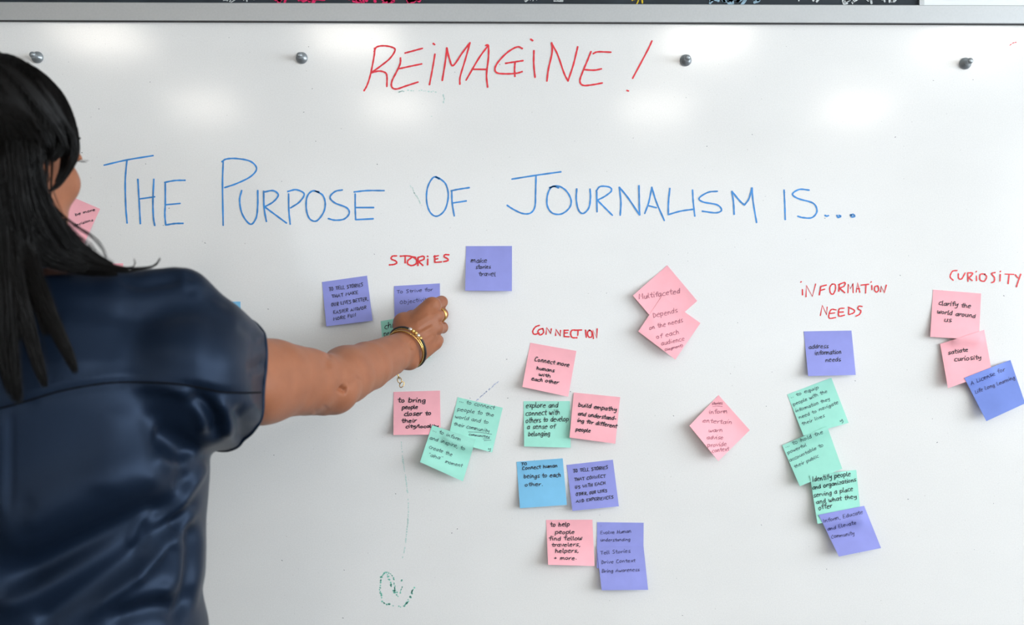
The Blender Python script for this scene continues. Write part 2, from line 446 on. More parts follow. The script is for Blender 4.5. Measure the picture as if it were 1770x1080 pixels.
ghost('ink_smudge', [(684, 1008), (680, 1022), (668, 990), (659, 1000), (657, 1020), (662, 1040), (676, 1046), (696, 1048), (708, 1035), (715, 1016)], 3.0, M['green_smudge'], 'green wiped loop low on the board', .35, 1.5, 1.3, 3)
ghost('ink_smudge', [(665, 1000), (672, 990), (680, 1000), (684, 1022), (690, 1030), (697, 1008), (694, 1002)], 2.4, M['green_smudge'], 'green wiped zigzag inside the loop', .4, 1.5, 1.3, 4)
ghost('ink_smudge', [(686, 159), (715, 156), (745, 158), (765, 165), (767, 176)], 2.2, M['green_faint'], 'faint green specks under the red heading', .35, 2, 1.2, 5)
ghost('ink_smudge', [(734, 199), (745, 201)], 2.6, M['green_faint'], 'small green speck cluster below the heading', .2, 1.4, 1, 6)
ghost('ink_smudge', [(706, 313), (716, 332), (726, 350)], 2.2, M['green_faint'], 'faint green dashes left of the word OF', .35, 2, 1, 7)
ghost('ink_smudge', [(863, 658), (842, 676), (824, 692)], 2.0, M['blue_faint'], 'faint blue wiped line above the green notes', .15, 1.6, .6, 8)
ghost('ink_smudge', [(1744, 80), (1750, 75), (1756, 73)], 1.8, M['red_ink'], 'tiny red tick at the right edge', .2, 1.6, .4, 9)
sp = MB(); r_ = random.Random(11)
for i in range(70):
    x, y = r_.uniform(140, 1765), r_.uniform(50, 1070)
    ribbon(sp, [(x, y), (x + r_.uniform(-1.6, 1.6), y + r_.uniform(-1, 1))], r_.uniform(.7, 1.5), flat, .0002)
o = sp.build('ink_specks', M['dark_speck'], wb); o['kind'] = 'stuff'

# chalk scribbles above the rail
CY = R['y1'] - .0185
def chalk(x0, x1, color, label, n, w, seed, up=0):
    r = random.Random(seed); mb = MB()
    for k in range(n):
        x = r.uniform(x0, x1)
        z = r.uniform(-14, 2) - up
        pts = [(x, z), (x + r.uniform(-9, 9), z + r.uniform(-16, 2)), (x + r.uniform(2, 16), z + r.uniform(-18, 6)), (x + r.uniform(-4, 10), z + r.uniform(0, 8))]
        ribbon(mb, catmull(pts, 5), w * r.uniform(.7, 1.3), lambda a, b: CY, .0006)
    o = mb.build('chalk_scribble', color, cb); o['label'] = label; o['kind'] = 'stuff'
M['chalk_pink'] = mat('chalk_pink', srgb(226, 40, 100), .9, noise=(200, .2))
M['chalk_white'] = mat('chalk_white', srgb(205, 210, 212), .9, noise=(200, .2))
M['chalk_yellow'] = mat('chalk_yellow', srgb(226, 196, 50), .9, noise=(200, .2))
M['chalk_blue'] = mat('chalk_blue', srgb(150, 180, 198), .9, noise=(200, .3))
chalk(475, 560, M['chalk_pink'], 'pink chalk writing', 10, 5, 1); chalk(590, 670, M['chalk_pink'], 'pink chalk writing', 9, 5, 2)
chalk(700, 735, M['chalk_pink'], 'pink chalk writing', 8, 6, 3); chalk(360, 470, M['chalk_white'], 'white chalk writing', 10, 2, 4)
chalk(880, 1010, M['chalk_white'], 'white chalk writing', 7, 1.6, 5); chalk(1080, 1115, M['chalk_yellow'], 'yellow chalk writing', 7, 3, 6)
chalk(1160, 1168, M['chalk_yellow'], 'yellow chalk writing', 2, 2.5, 7); chalk(1218, 1325, M['chalk_blue'], 'pale blue chalk shading', 26, 4, 8)
chalk(1360, 1560, M['chalk_white'], 'white chalk writing', 30, 3, 9)

for k_, (x_, up_, c_, l_) in enumerate([(120, 60, 'chalk_white', 'white chalk writing'), (520, 70, 'chalk_pink', 'pink chalk writing'), (900, 60, 'chalk_white', 'white chalk writing'), (1200, 80, 'chalk_yellow', 'yellow chalk writing'),
    (300, 150, 'chalk_blue', 'pale blue chalk shading'), (760, 160, 'chalk_yellow', 'yellow chalk writing'), (1240, 170, 'chalk_white', 'white chalk writing'), (560, 260, 'chalk_white', 'white chalk writing'), (1000, 270, 'chalk_pink', 'pink chalk writing')]):
    chalk(x_, x_ + 240, M[c_], l_, 22, 3.2, 30 + k_, up_)

# ------------------------------------------------------------------ a single-stroke hand for the notes
G = {
'a': (8, "67 48 16 14 33 54 67/68 64 73"), 'b': (8, "1b 13/16 38 67 65 43 13"), 'c': (7, "68 38 16 14 33 63"), 'd': (8, "67 48 16 14 33 54 67/!6b 63"),
'e': (8, "16 66 58 38 16 14 33 63"), 'f': (6, "6a 5b 3a 33/!08 68"), 'g': (8, "67 48 16 14 33 54 67/68 61 40 11"), 'h': (8, "!1b 13/15 38 57 63"),
'i': (4, "!18 23/!2a 2b"), 'j': (5, "38 31 10/!3a 3b"), 'k': (7, "!1b 13/!68 15 63"), 'l': (4, "1b 14 33"), 'm': (10, "!08 03/05 28 37 33/36 68 77 83"),
'n': (8, "!18 13/15 38 57 63"), 'o': (8, "48 17 14 33 54 66 48"), 'p': (8, "!18 10/16 38 67 65 43 14"), 'q': (8, "67 48 16 14 33 54 67/!68 60 72"),
'r': (6, "!18 13/15 37 58"), 's': (7, "68 38 26 45 64 43 13"), 't': (6, "3b 34 53/!08 68"), 'u': (8, "18 14 33 54 68/!68 63"), 'v': (7, "!08 33 68"),
'w': (9, "08 14 33 47 53 74 88"), 'x': (7, "!18 63/!68 13"), 'y': (8, "18 15 35 57/68 61 20"), 'z': (7, "!18 68 13 63"),
'A': (9, "!03 4b 73/!16 66"), 'B': (8, "!1b 13/1b 5a 57 17/17 66 64 13"), 'C': (8, "6a 3b 17 14 33 63"), 'D': (8, "!1b 13/1b 59 65 13"),
'E': (8, "!6b 1b 13 63/!17 57"), 'F': (7, "!6b 1b 13/!17 57"), 'G': (9, "6a 3b 17 14 33 64 66/!46 76"), 'H': (8, "!1b 13/!6b 63/!17 67"), 'I': (5, "!2b 23"),
'J': (7, "5b 54 33 14"), 'K': (8, "!1b 13/!6b 17 63"), 'L': (7, "!1b 13 63"), 'M': (10, "!03 1b 46 7b 83"), 'N': (9, "!13 1b 63 6b"),
'O': (9, "4b 18 14 33 64 69 4b"), 'P': (8, "!1b 13/1b 5b 69 47 17"), 'Q': (9, "4b 18 14 33 64 69 4b/!45 73"), 'R': (8, "!1b 13/1b 5b 69 47 17/!37 63"),
'S': (8, "6a 3b 19 47 65 43 13"), 'T': (8, "!0b 7b/!4b 43"), 'U': (9, "1b 14 33 54 6b"), 'V': (8, "!0b 33 6b"), 'W': (10, "!0b 23 48 63 8b"),
'X': (8, "!1b 63/!6b 13"), 'Y': (8, "!0b 37 6b/!37 33"), 'Z': (8, "!1b 6b 13 63"),
'.': (4, "!23 24"), ',': (4, "23 22 11"), '/': (6, "!02 5b"), '+': (8, "!17 57/!35 39"), '-': (6, "!16 56"), '"': (5, "!1b 1a/!3b 3a"),
'(': (5, "4b 18 15 42"), ')': (5, "1b 48 45 12"), ' ': (6, "")}
hexd = {c: i for i, c in enumerate('0123456789ab')}
def write(mb, line, fr, w, surf, caps=False, seed=0):
    txt, x0, y0, x1, y1, h = line
    ox, oy, sc = fr
    r = random.Random(hash_s(txt) + seed)
    total = sum(G[c][0] for c in txt) / 10
    a = np.array([ox + x0 / sc, oy + y0 / sc]); b = np.array([ox + x1 / sc, oy + y1 / sc])
    L = np.hypot(*(b - a)); e = (b - a) / L; n = np.array([e[1], -e[0]])
    adv = L / total; hh = h / sc
    cur = 0.0
    for ch in txt:
        wd, g = G[ch]
        if g:
            s1 = 1 + r.uniform(-.10, .10); dy = r.uniform(-.10, .10) * hh; sl = .12 + r.uniform(-.06, .06)
            for st in g.split('/'):
                straight = st.startswith('!')
                st = st.lstrip('!')
                pts = []
                for p in st.split():
                    gx = hexd[p[0]] / 10 + r.uniform(-.03, .03); gy = (hexd[p[1]] - 3) * .2 * s1 + r.uniform(-.04, .04)
                    if caps: gy = gy / 1.6
                    q = a + e * (cur + gx * adv + gy * hh * sl) + n * (gy * hh + dy)
                    pts.append(q)
                ribbon(mb, pts if straight else catmull(pts, 3), w, surf, .0007)
        cur += wd / 10 * adv
def hash_s(s): return sum((i + 3) * ord(c) for i, c in enumerate(s))

# ------------------------------------------------------------------ sticky notes
PAPER = {'purple': srgb(150, 155, 224), 'pink': srgb(253, 182, 192), 'mint': srgb(164, 230, 212), 'blue': srgb(128, 194, 232), 'indigo': srgb(124, 146, 220)}
for k, c in list(PAPER.items()):
    M[k] = mat('paper_' + k, c, .75, spec=.25, noise=(40, .035), bump=(700, .08, .0004))
M['ink'] = mat('black_pen', srgb(28, 26, 38), .5)
M['ink_soft'] = mat('grey_pen', srgb(58, 74, 86), .5)
M['ink_navy'] = mat('navy_pen', srgb(48, 46, 92), .5)
M['ink_plum'] = mat('plum_pen', srgb(150, 84, 104), .5)

def inv_bilinear(q, x, y):
    u = v = .5
    for _ in range(8):
        p = q[0] * (1 - u) * (1 - v) + q[1] * u * (1 - v) + q[2] * u * v + q[3] * (1 - u) * v
        du = (q[1] - q[0]) * (1 - v) + (q[2] - q[3]) * v
        dv = (q[3] - q[0]) * (1 - u) + (q[2] - q[1]) * u
        ex, ey = x - p[0], y - p[1]
        det = du[0] * dv[1] - dv[0] * du[1]
        u += (ex * dv[1] - dv[0] * ey) / det; v += (du[0] * ey - ex * du[1]) / det
    return u, v
NOTES = []
NG = 16
def note(color, corners, label, lines, fr, w=1.2, ink='ink', caps=False, lift=(.013, .011), under=(), base=.0006, curl=1.7, extra=(), bulge=0):
    q = [np.array(c, float) for c in corners]
    grid = np.zeros((NG + 1, NG + 1))
    for j in range(NG + 1):
        for i in range(NG + 1):
            u, v = i / NG, j / NG
            t = max(0, (v - .14) / .86)
            grid[j, i] = base + (lift[0] * (1 - u) + lift[1] * u) * t ** curl + .0012 * t * math.cos((u - .5) * math.pi) + bulge * math.sin(math.pi * v) * (1 - u) ** 2
    # lie on the notes underneath
    def req(x, y):
        m = 0
        for k in under:
            uu, vv = inv_bilinear(NOTES[k]['q'], x, y)
            if -.05 <= uu <= 1.05 and -.05 <= vv <= 1.05:
                m = max(m, NOTES[k]['depth'](x, y) + .0007)
        return m
    if under:
        need = np.zeros_like(grid)
        for j in range(NG + 1):
            for i in range(NG + 1):
                u, v = i / NG, j / NG
                p = q[0] * (1 - u) * (1 - v) + q[1] * u * (1 - v) + q[2] * u * v + q[3] * (1 - u) * v
                need[j, i] = req(p[0], p[1])
        grid = grid + need.max() * .5 * np.linspace(.3, 1, NG + 1)[:, None]
        grid = np.maximum(grid, need)
        for _ in range(16):
            g = np.pad(grid, 1, mode='edge')
            grid = (g[1:-1, 1:-1] * 2 + g[:-2, 1:-1] + g[2:, 1:-1] + g[1:-1, :-2] + g[1:-1, 2:]) / 6
            grid = np.maximum(grid, need)
    def depth(x, y):
        u, v = inv_bilinear(q, x, y)
        u = min(max(u, 0), .9999) * NG; v = min(max(v, 0), .9999) * NG
        i, j = int(u), int(v); a, b = u - i, v - j
        return (grid[j, i] * (1 - a) + grid[j, i + 1] * a) * (1 - b) + (grid[j + 1, i] * (1 - a) + grid[j + 1, i + 1] * a) * b
    verts = []; faces = []
    for j in range(NG + 1):
        for i in range(NG + 1):
            u, v = i / NG, j / NG
            p = q[0] * (1 - u) * (1 - v) + q[1] * u * (1 - v) + q[2] * u * v + q[3] * (1 - u) * v
            verts.append(P(p[0], p[1], -grid[j, i]))
    n1 = NG + 1
    for j in range(NG):
        for i in range(NG):
            k = j * n1 + i
            faces.append([k, k + n1, k + n1 + 1, k + 1])
    root = empty('sticky_note', tuple(verts[0]))
    tag(root, label, 'sticky note', 'sticky notes on the whiteboard')
    sh = obj('paper', verts, faces, M[color], root, True)
    so = sh.modifiers.new('solid', 'SOLIDIFY'); so.thickness = .00016; so.offset = -1
    es = sh.modifiers.new('sharp_rim', 'EDGE_SPLIT'); es.split_angle = math.radians(45)
    if lines or extra:
        mb = MB(); surf = lambda x, y: -depth(x, y)
        for k, ln in enumerate(lines): write(mb, ln, fr, w, surf, caps, k)
        for ex in extra:
            for st in parse(ex, fr): ribbon(mb, st, w * .8, surf, .0007)
        mb.build('handwriting', M[ink], root)
    NOTES.append(dict(q=q, depth=depth))
    return len(NOTES) - 1

FA = (540, 410, 3.725); FB = (640, 650, 5.4); FC = (880, 550, 4.695); FD = (880, 780, 4.154); FE = (1080, 450, 3.0); FF = (1340, 470, 4.318); FG = (1340, 640, 3.176); FH = (1590, 450, 3.722)
note('purple', [(556.6, 487.3), (634.5, 476.3), (644, 554), (564, 564)], 'purple sticky note in small capitals about making our lives better, left of the hand',
     [("TO TELL STORIES", 105, 345, 328, 315, 21), ("THAT MAKE", 125, 392, 298, 362, 19), ("OUR LIVES BETTER,", 122, 445, 362, 405, 20), ("EASIER AND/OR", 135, 493, 350, 460, 19), ("MORE FUN", 137, 535, 285, 507, 19)],
     FA, 1.0, caps=True, lift=(.012, .010))
note('purple', [(805.5, 425.3), (885, 425), (884.7, 503), (804, 502.3)], 'purple sticky note reading make stories travel, just right of the red heading STORIES',
     [("make", 1022, 162, 1128, 162, 18), ("stories", 1050, 203, 1150, 200, 15), ("travel", 1070, 248, 1182, 250, 18)], FA, 1.0, lift=(.014, .012))
m4 = note('mint', [(658, 555), (736, 541), (743, 619), (665, 632)], 'green sticky note mostly hidden behind the wrist and bracelets',
     [("chr", 315, 432, 408, 425, 30), ("pr", 312, 500, 360, 494, 28)], (600, 480, 4.91), 1.1, lift=(.008, .008))
note('purple', [(681.2, 494.3), (760.4, 489.7), (760.7, 566), (682, 571)], 'purple sticky note reading To Strive for Objectivity, pressed on by the hand',
     [("To Strive for", 543, 362, 778, 345, 13), ("Objectivity", 563, 430, 760, 406, 14)], FA, .8, 'ink_navy', lift=(.006, .004), under=(m4,))
n5 = note('pink', [(680.4, 677.2), (760.6, 675), (761.7, 751), (680, 751.7)], 'pink sticky note reading to bring people closer to their city, below the elbow',
     [("to bring", 258, 245, 520, 245, 26), ("people", 297, 308, 447, 302, 22), ("closer to", 315, 370, 572, 362, 24), ("their", 293, 434, 435, 430, 20), ("city/locality", 330, 483, 640, 480, 18)], FB, 1.5, lift=(.014, .010))
n6 = note('mint', [(791, 686.3), (869, 704.6), (850.7, 781.9), (774, 761)], 'tilted green sticky note reading to connect people to the world and to their community',
     [("... to connect", 828, 240, 1160, 312, 20), ("people to the", 812, 320, 1155, 380, 21), ("world and to", 792, 388, 1105, 447, 20), ("their community", 778, 458, 1112, 528, 20), ("communities", 918, 552, 1115, 577, 13), ("y", 1098, 690, 1128, 694, 18)],
     FB, .75, 'ink_soft', lift=(.014, .011), extra=("915,520 1020,524 1135,542/1052,586 1115,582/1062,601 1128,597",))
note('mint', [(747, 734.8), (822.4, 759), (800.2, 831.9), (726, 798.5)], 'pale green sticky note reading to inform and inspire, overlapping the pink and green notes',
     [("... to inform", 580, 510, 845, 606, 20), ("and inspire, to", 553, 585, 885, 692, 20), ("create the", 545, 672, 765, 747, 20), ('"aha"', 538, 745, 675, 782, 19), ("moment", 700, 808, 858, 850, 19)],
     FB, .75, 'ink_soft', lift=(.020, .016), under=(n5, n6), curl=1.4)
note('pink', [(916.6, 592.2), (996.3, 606.4), (982.2, 685.5), (902.8, 668.6)], 'pink sticky note reading Connect more humans with each other, under the red heading CONNECTION',
     [("Connect more", 205, 345, 490, 395, 20), ("humans", 222, 415, 368, 437, 17), ("with", 240, 465, 340, 480, 15), ("each other", 180, 502, 402, 534, 17)], FC, 1.4, lift=(.016, .010))
n9 = note('mint', [(905, 693.3), (985.2, 693), (986.5, 773.6), (906, 771.5)], 'green sticky note reading explore and connect with others, in the column under CONNECTION',
     [("explore and", 135, 725, 400, 722, 24), ("connect with", 135, 790, 415, 780, 24), ("others to develop", 135, 848, 485, 832, 24), ("a sense of", 145, 897, 378, 893, 22), ("belonging", 155, 955, 335, 952, 22)], FC, 1.1, lift=(.010, .010))
note('pink', [(991.8, 678.2), (1071.9, 686.3), (1063.6, 766.8), (984.4, 756.2)], 'pink sticky note reading build empathy and understanding, right of the green explore note',
     [("build empathy", 560, 715, 875, 755, 19), ("and understand-", 558, 785, 868, 828, 19), ("ing for different", 552, 838, 875, 890, 18), ("people", 540, 912, 662, 925, 18)], FC, 1.45, lift=(.013, .012), under=(n9,))
note('blue', [(892.8, 798), (972.7, 792), (979.9, 872.4), (898.8, 878.2)], 'sky-blue sticky note reading To Connect human beings to each other',
     [("TO", 85, 100, 133, 98, 12), ("Connect human", 95, 132, 350, 112, 15), ("beings to each", 105, 192, 375, 182, 17), ("other.", 112, 250, 245, 247, 16)], FD, 1.15, lift=(.013, .010))
note('purple', [(979.4, 803.4), (1059.4, 794.4), (1069.7, 874.9), (989.5, 882.8)], 'purple sticky note in small capitals, stories that connect us, right of the sky-blue note',
     [("TO TELL STORIES", 458, 152, 712, 125, 22), ("THAT CONNECT", 468, 212, 694, 186, 20), ("US WITH EACH", 475, 268, 694, 235, 20), ("OTHER, OUR LIVES", 480, 320, 706, 290, 20), ("AND EXPERIENCES", 482, 368, 752, 338, 20)], FD, 1.1, caps=True, lift=(.014, .011))
note('pink', [(944, 898.4), (1024, 898), (1027.6, 978), (947.4, 976)], 'pink sticky note reading to help people find fellow travelers, at the bottom under CONNECTION',
     [("to help", 295, 540, 437, 535, 18), ("people", 330, 592, 472, 590, 17), ("find fellow", 287, 640, 527, 635, 18), ("travelers,", 305, 682, 514, 680, 16), ("helpers,", 330, 727, 502, 723, 17), ("+ more.", 322, 778, 487, 777, 17)], FD, 1.25, lift=(.021, .013), curl=1.5)
n14 = note('purple', [(1032, 902.3), (1112.6, 903.3), (1112, 981), (1031.5, 982)], 'purple sticky note reading Evolve Human understanding, its lower half covered by another purple note',
     [(".", 655, 536, 665, 536, 12), ("Evolve Human", 655, 595, 879, 584, 15), ("understanding", 656, 646, 872, 642, 13)], FD, .75, 'ink_navy', lift=(.006, .006))
note('purple', [(1031.2, 944.2), (1112.3, 943.7), (1120.3, 1019.3), (1040, 1020)], 'purple sticky note reading Tell Stories, Drive Context, lowest note under CONNECTION',
     [("Tell Stories", 656, 740, 874, 725, 15), ("Drive Context", 663, 808, 908, 792, 15), ("Bring Awareness", 666, 872, 939, 858, 15)], FD, .75, 'ink_navy', lift=(.015, .013), under=(n14,))
n15 = note('pink', [(1153.3, 458.3), (1205.3, 520), (1146, 572), (1094, 510.7)], 'pink sticky note set as a diamond reading Multifaceted, upper of the overlapping pair',
     [("Multifaceted", 75, 202, 290, 168, 16)], FE, .9, 'ink_plum', lift=(.012, .010))
note('pink', [(1144.3, 511.3), (1210.7, 558.3), (1167.3, 621.3), (1103.3, 572.7)], 'pink sticky note set as a diamond reading Depends on the needs of each audience',
     [("Depends", 148, 298, 277, 268, 15), ("on the needs", 128, 360, 304, 318, 14), ("of each", 165, 407, 285, 380, 14), ("audience", 190, 442, 312, 413, 13), ("(segment)", 208, 469, 302, 446, 8)], FE, .8, 'ink_plum', lift=(.012, .016), under=(n15,))
note('pink', [(1242, 682.7), (1296, 743.3), (1241.7, 796.7), (1191.7, 735.7)], 'lone pink diamond sticky note listing inform, entertain, warn, advise',
     [("stories", 452, 748, 507, 745, 8), ("inform", 436, 795, 534, 792, 13), ("entertain", 403, 840, 558, 847, 13), ("warn", 435, 889, 510, 889, 12), ("advise", 425, 926, 512, 928, 13), ("provide", 428, 968, 530, 960, 13), ("context", 453, 996, 542, 984, 12)],
     FE, .8, 'ink_plum', lift=(.016, .020), curl=1.4, extra=("456,757 480,755 506,757",))
note('purple', [(1389.3, 572.6), (1471.8, 571.2), (1479.2, 647.9), (1397, 649.9)], 'purple sticky note reading address information needs, under the red heading INFORMATION NEEDS',
     [("address", 250, 572, 400, 566, 19), ("information", 295, 620, 497, 608, 20), ("needs", 375, 670, 492, 666, 20)], FF, 1.0, lift=(.016, .012))
n19 = note('mint', [(1360.8, 681.6), (1437, 652.6), (1466.9, 730.7), (1388.8, 752.7)], 'tilted green sticky note reading to equip people, topmost green note of its column',
     [(".. to equip", 85, 152, 242, 100, 11), ("people with the", 100, 195, 289, 120, 11), ("information they", 113, 232, 302, 162, 11), ("need to navigate", 132, 267, 350, 182, 11), ("their lives", 150, 303, 274, 254, 11), ("y", 358, 287, 376, 276, 11)], FG, .75, 'ink_soft', lift=(.012, .010))
n20 = note('mint', [(1352, 769.7), (1429.7, 736.3), (1455.9, 810), (1382.5, 840.3)], 'tilted green sticky note reading to hold the powerful accountable, middle green note of the column',
     [("... to hold the", 55, 425, 267, 345, 12), ("powerful", 70, 460, 174, 415, 11), ("accountable to", 80, 502, 267, 415, 11), ("their public", 107, 537, 242, 476, 11)], FG, .75, 'ink_soft', lift=(.014, .011), under=(n19,))
n21 = note('mint', [(1399.8, 822), (1480.1, 811.9), (1488.6, 896.6), (1413, 905)], 'green sticky note in bold black pen reading Identify people and organizations',
     [("Identify people", 203, 612, 417, 578, 16), ("and organizations", 205, 655, 447, 608, 14), ("serving a place", 210, 697, 430, 660, 14), ("and what they", 225, 732, 450, 700, 14), ("offer", 238, 767, 315, 752, 17)], FG, 1.05, lift=(.009, .009), under=(n20,))
note('purple', [(1415, 889.7), (1493.7, 874), (1523, 947), (1450.2, 961.8)], 'purple sticky note reading Inform, Educate and Elevate Community, bottom of the right-hand column',
     [("Inform, Educate", 262, 837, 484, 785, 12), ("and Elevate", 288, 880, 447, 843, 12), ("Community", 308, 922, 437, 902, 12)], FG, .8, 'ink_navy', lift=(.017, .013), under=(n21,))
n23 = note('pink', [(1612.8, 500.5), (1695.9, 507.2), (1692, 587), (1608, 582)], 'pink sticky note reading clarify the world around us, under the red heading CURIOSITY',
     [("clarify the", 120, 285, 330, 306, 18), ("world around", 112, 340, 359, 370, 16), ("us", 157, 392, 207, 395, 17)], FH, 1.3, lift=(.010, .010))
n24 = note('pink', [(1625, 594.4), (1701.2, 570), (1714.8, 644), (1638.6, 670.8)], 'pink sticky note reading satiate curiosity, between the pink clarify note and a purple note',
     [("satiate", 182, 607, 314, 583, 15), ("curiosity", 222, 648, 398, 634, 16)], FH, 1.3, lift=(.012, .010), under=(n23,), bulge=.006)
note('indigo', [(1666.8, 653), (1746.6, 622), (1772, 697), (1705, 727.8)], 'blue-violet sticky note reading A License for Life Long Learning, at the right edge',
     [("A License for", 332, 802, 552, 708, 15), ("Life Long Learning", 358, 857, 615, 760, 14)], FH, .85, 'ink_navy', lift=(.017, .013), under=(n24,))
note('pink', [(100, 329.5), (173, 361), (140, 433), (66, 402)], 'tilted pink sticky note half hidden behind the woman\'s cheek and hair',
     [("be more", 180, 318, 392, 262, 17), ("decisions", 165, 430, 368, 368, 15)], (100, 320, 6.0), .9, lift=(.008, .010))
note('pink', [(134, 457), (212.8, 455), (214, 533), (136, 535)], 'pink sticky note of which only a corner shows above the shoulder, below loose hair', [], FA, lift=(.010, .010))
note('blue', [(336, 523), (415.6, 521), (417, 600), (338, 602)], 'blue sticky note of which only a corner shows behind the sleeve', [], FA, lift=(.010, .010))
# ------------------------------------------------------------------ the woman: signed distance fields and surface nets
class Field:
    def __init__(s, lo, hi, h):
        s.lo = np.array(lo, float); s.h = h
        s.n = (np.ceil((np.array(hi) - s.lo) / h)).astype(int) + 1
        s.F = np.full(tuple(s.n), .25, np.float32)
    def sub(s, lo, hi):
        a = np.clip(np.floor((np.array(lo) - s.lo) / s.h).astype(int), 0, s.n); b = np.clip(np.ceil((np.array(hi) - s.lo) / s.h).astype(int) + 1, 0, s.n)
        if (b <= a).any(): return None
        ax = [(s.lo[i] + s.h * np.arange(a[i], b[i])).astype(np.float32) for i in range(3)]
        return (slice(a[0], b[0]), slice(a[1], b[1]), slice(a[2], b[2])), ax[0][:, None, None], ax[1][None, :, None], ax[2][None, None, :]
    def mix(s, g, d, k, cut=False):
        A = s.F[g]
        if cut: d = -d; A2 = -A; B2 = -(-d) ; hh = np.maximum(k - np.abs(A - d), 0) / k; s.F[g] = np.maximum(A, d) + hh * hh * k * .25
        else: hh = np.maximum(k - np.abs(A - d), 0) / k; s.F[g] = np.minimum(A, d) - hh * hh * k * .25
    def cone(s, a, b, ra, rb, k=.01, cut=False):
        a = np.array(a, float); b = np.array(b, float); m = max(ra, rb) + k + 4 * s.h
        r = s.sub(np.minimum(a, b) - m, np.maximum(a, b) + m)
        if r is None: return s
        g, X, Y, Z = r; v = b - a; L = v @ v + 1e-12
        t = np.clip(((X - a[0]) * v[0] + (Y - a[1]) * v[1] + (Z - a[2]) * v[2]) / L, 0, 1)
        d = np.sqrt((X - a[0] - t * v[0]) ** 2 + (Y - a[1] - t * v[1]) ** 2 + (Z - a[2] - t * v[2]) ** 2) - (ra + (rb - ra) * t)
        s.mix(g, d, k, cut); return s
    def chain(s, pts, rs, k=.01):
        for i in range(len(pts) - 1): s.cone(pts[i], pts[i + 1], rs[i], rs[i + 1], k)
        return s
    def ell(s, c, r, k=.01, rot=None, cut=False):
        c = np.array(c, float); r3 = np.array(r, float); m = r3.max() + k + 4 * s.h
        q = s.sub(c - m, c + m)
        if q is None: return s
        g, X, Y, Z = q; X = X - c[0]; Y = Y - c[1]; Z = Z - c[2]
        if rot is not None:
            Rm = np.array(rot)   # columns = local axes
            X, Y, Z = (X * Rm[0, 0] + Y * Rm[1, 0] + Z * Rm[2, 0], X * Rm[0, 1] + Y * Rm[1, 1] + Z * Rm[2, 1], X * Rm[0, 2] + Y * Rm[1, 2] + Z * Rm[2, 2])
        k0 = np.sqrt((X / r3[0]) ** 2 + (Y / r3[1]) ** 2 + (Z / r3[2]) ** 2)
        k1 = np.sqrt((X / r3[0] ** 2) ** 2 + (Y / r3[1] ** 2) ** 2 + (Z / r3[2] ** 2) ** 2) + 1e-6
        s.mix(g, k0 * (k0 - 1) / k1, k, cut); return s
    def loft(s, tab, k=.02, p=2.4):
        """tab rows: z, cx, cy, a, b"""
        tab = np.array(sorted(tab)); m = .05 + k
        lo = [(tab[:, 1] - tab[:, 3]).min() - m, (tab[:, 2] - tab[:, 4]).min() - m, tab[0, 0] - .02]
        hi = [(tab[:, 1] + tab[:, 3]).max() + m, (tab[:, 2] + tab[:, 4]).max() + m, tab[-1, 0] + .02]
        r = s.sub(lo, hi)
        if r is None: return s
        g, X, Y, Z = r; z = Z.ravel()
        f = lambda c: np.interp(z, tab[:, 0], tab[:, c]).astype(np.float32)[None, None, :]
        cx, cy, a, b = f(1), f(2), f(3), f(4)
        d = ((np.abs((X - cx) / a) ** p + np.abs((Y - cy) / b) ** p) ** (1 / p) - 1) * np.minimum(a, b)
        d = np.maximum(d, np.maximum(Z - tab[-1, 0], tab[0, 0] - Z))
        s.mix(g, d, k); return s
    def mesh(s):
        F = s.F; S_ = F < 0; n = F.shape
        c = np.zeros(tuple(np.array(n) - 1), np.uint8)
        for i in (0, 1):
            for j in (0, 1):
                for k in (0, 1): c += S_[i:n[0] - 1 + i, j:n[1] - 1 + j, k:n[2] - 1 + k]
        act = np.argwhere((c > 0) & (c < 8)); idx = np.full(c.shape, -1, np.int32)
        idx[act[:, 0], act[:, 1], act[:, 2]] = np.arange(len(act))
        acc = np.zeros((len(act), 3)); cnt = np.zeros(len(act))
        cor = [(i, j, k) for i in (0, 1) for j in (0, 1) for k in (0, 1)]
        val = {q: F[act[:, 0] + q[0], act[:, 1] + q[1], act[:, 2] + q[2]] for q in cor}
        for q in cor:
            for ax in range(3):
                if q[ax]: continue
                w = list(q); w[ax] = 1; w = tuple(w)
                A, B = val[q], val[w]; m = (A < 0) != (B < 0)
                t = A[m] / (A[m] - B[m]); pt = np.tile(np.array(q, float), (m.sum(), 1)); pt[:, ax] += t
                acc[m] += pt; cnt[m] += 1
        V = (act + acc / cnt[:, None]) * s.h + s.lo
        quads = []
        for ax in range(3):
            u, v = (ax + 1) % 3, (ax + 2) % 3
            sl0 = [slice(None)] * 3; sl1 = [slice(None)] * 3
            sl0[ax] = slice(0, -1); sl1[ax] = slice(1, None)
            A, B = S_[tuple(sl0)], S_[tuple(sl1)]
            e = np.argwhere(A != B); e = e[(e[:, u] > 0) & (e[:, v] > 0) & (e[:, u] < n[u] - 1) & (e[:, v] < n[v] - 1)]
            o = A[e[:, 0], e[:, 1], e[:, 2]]
            def g(du, dv):
                w = e.copy(); w[:, u] += du; w[:, v] += dv
                return idx[w[:, 0], w[:, 1], w[:, 2]]
            Q = np.stack([g(-1, -1), g(0, -1), g(0, 0), g(-1, 0)], 1)
            Q[~o] = Q[~o][:, ::-1]; quads.append(Q)
        Q = np.concatenate(quads); Q = Q[(Q >= 0).all(1)]
        return V, Q

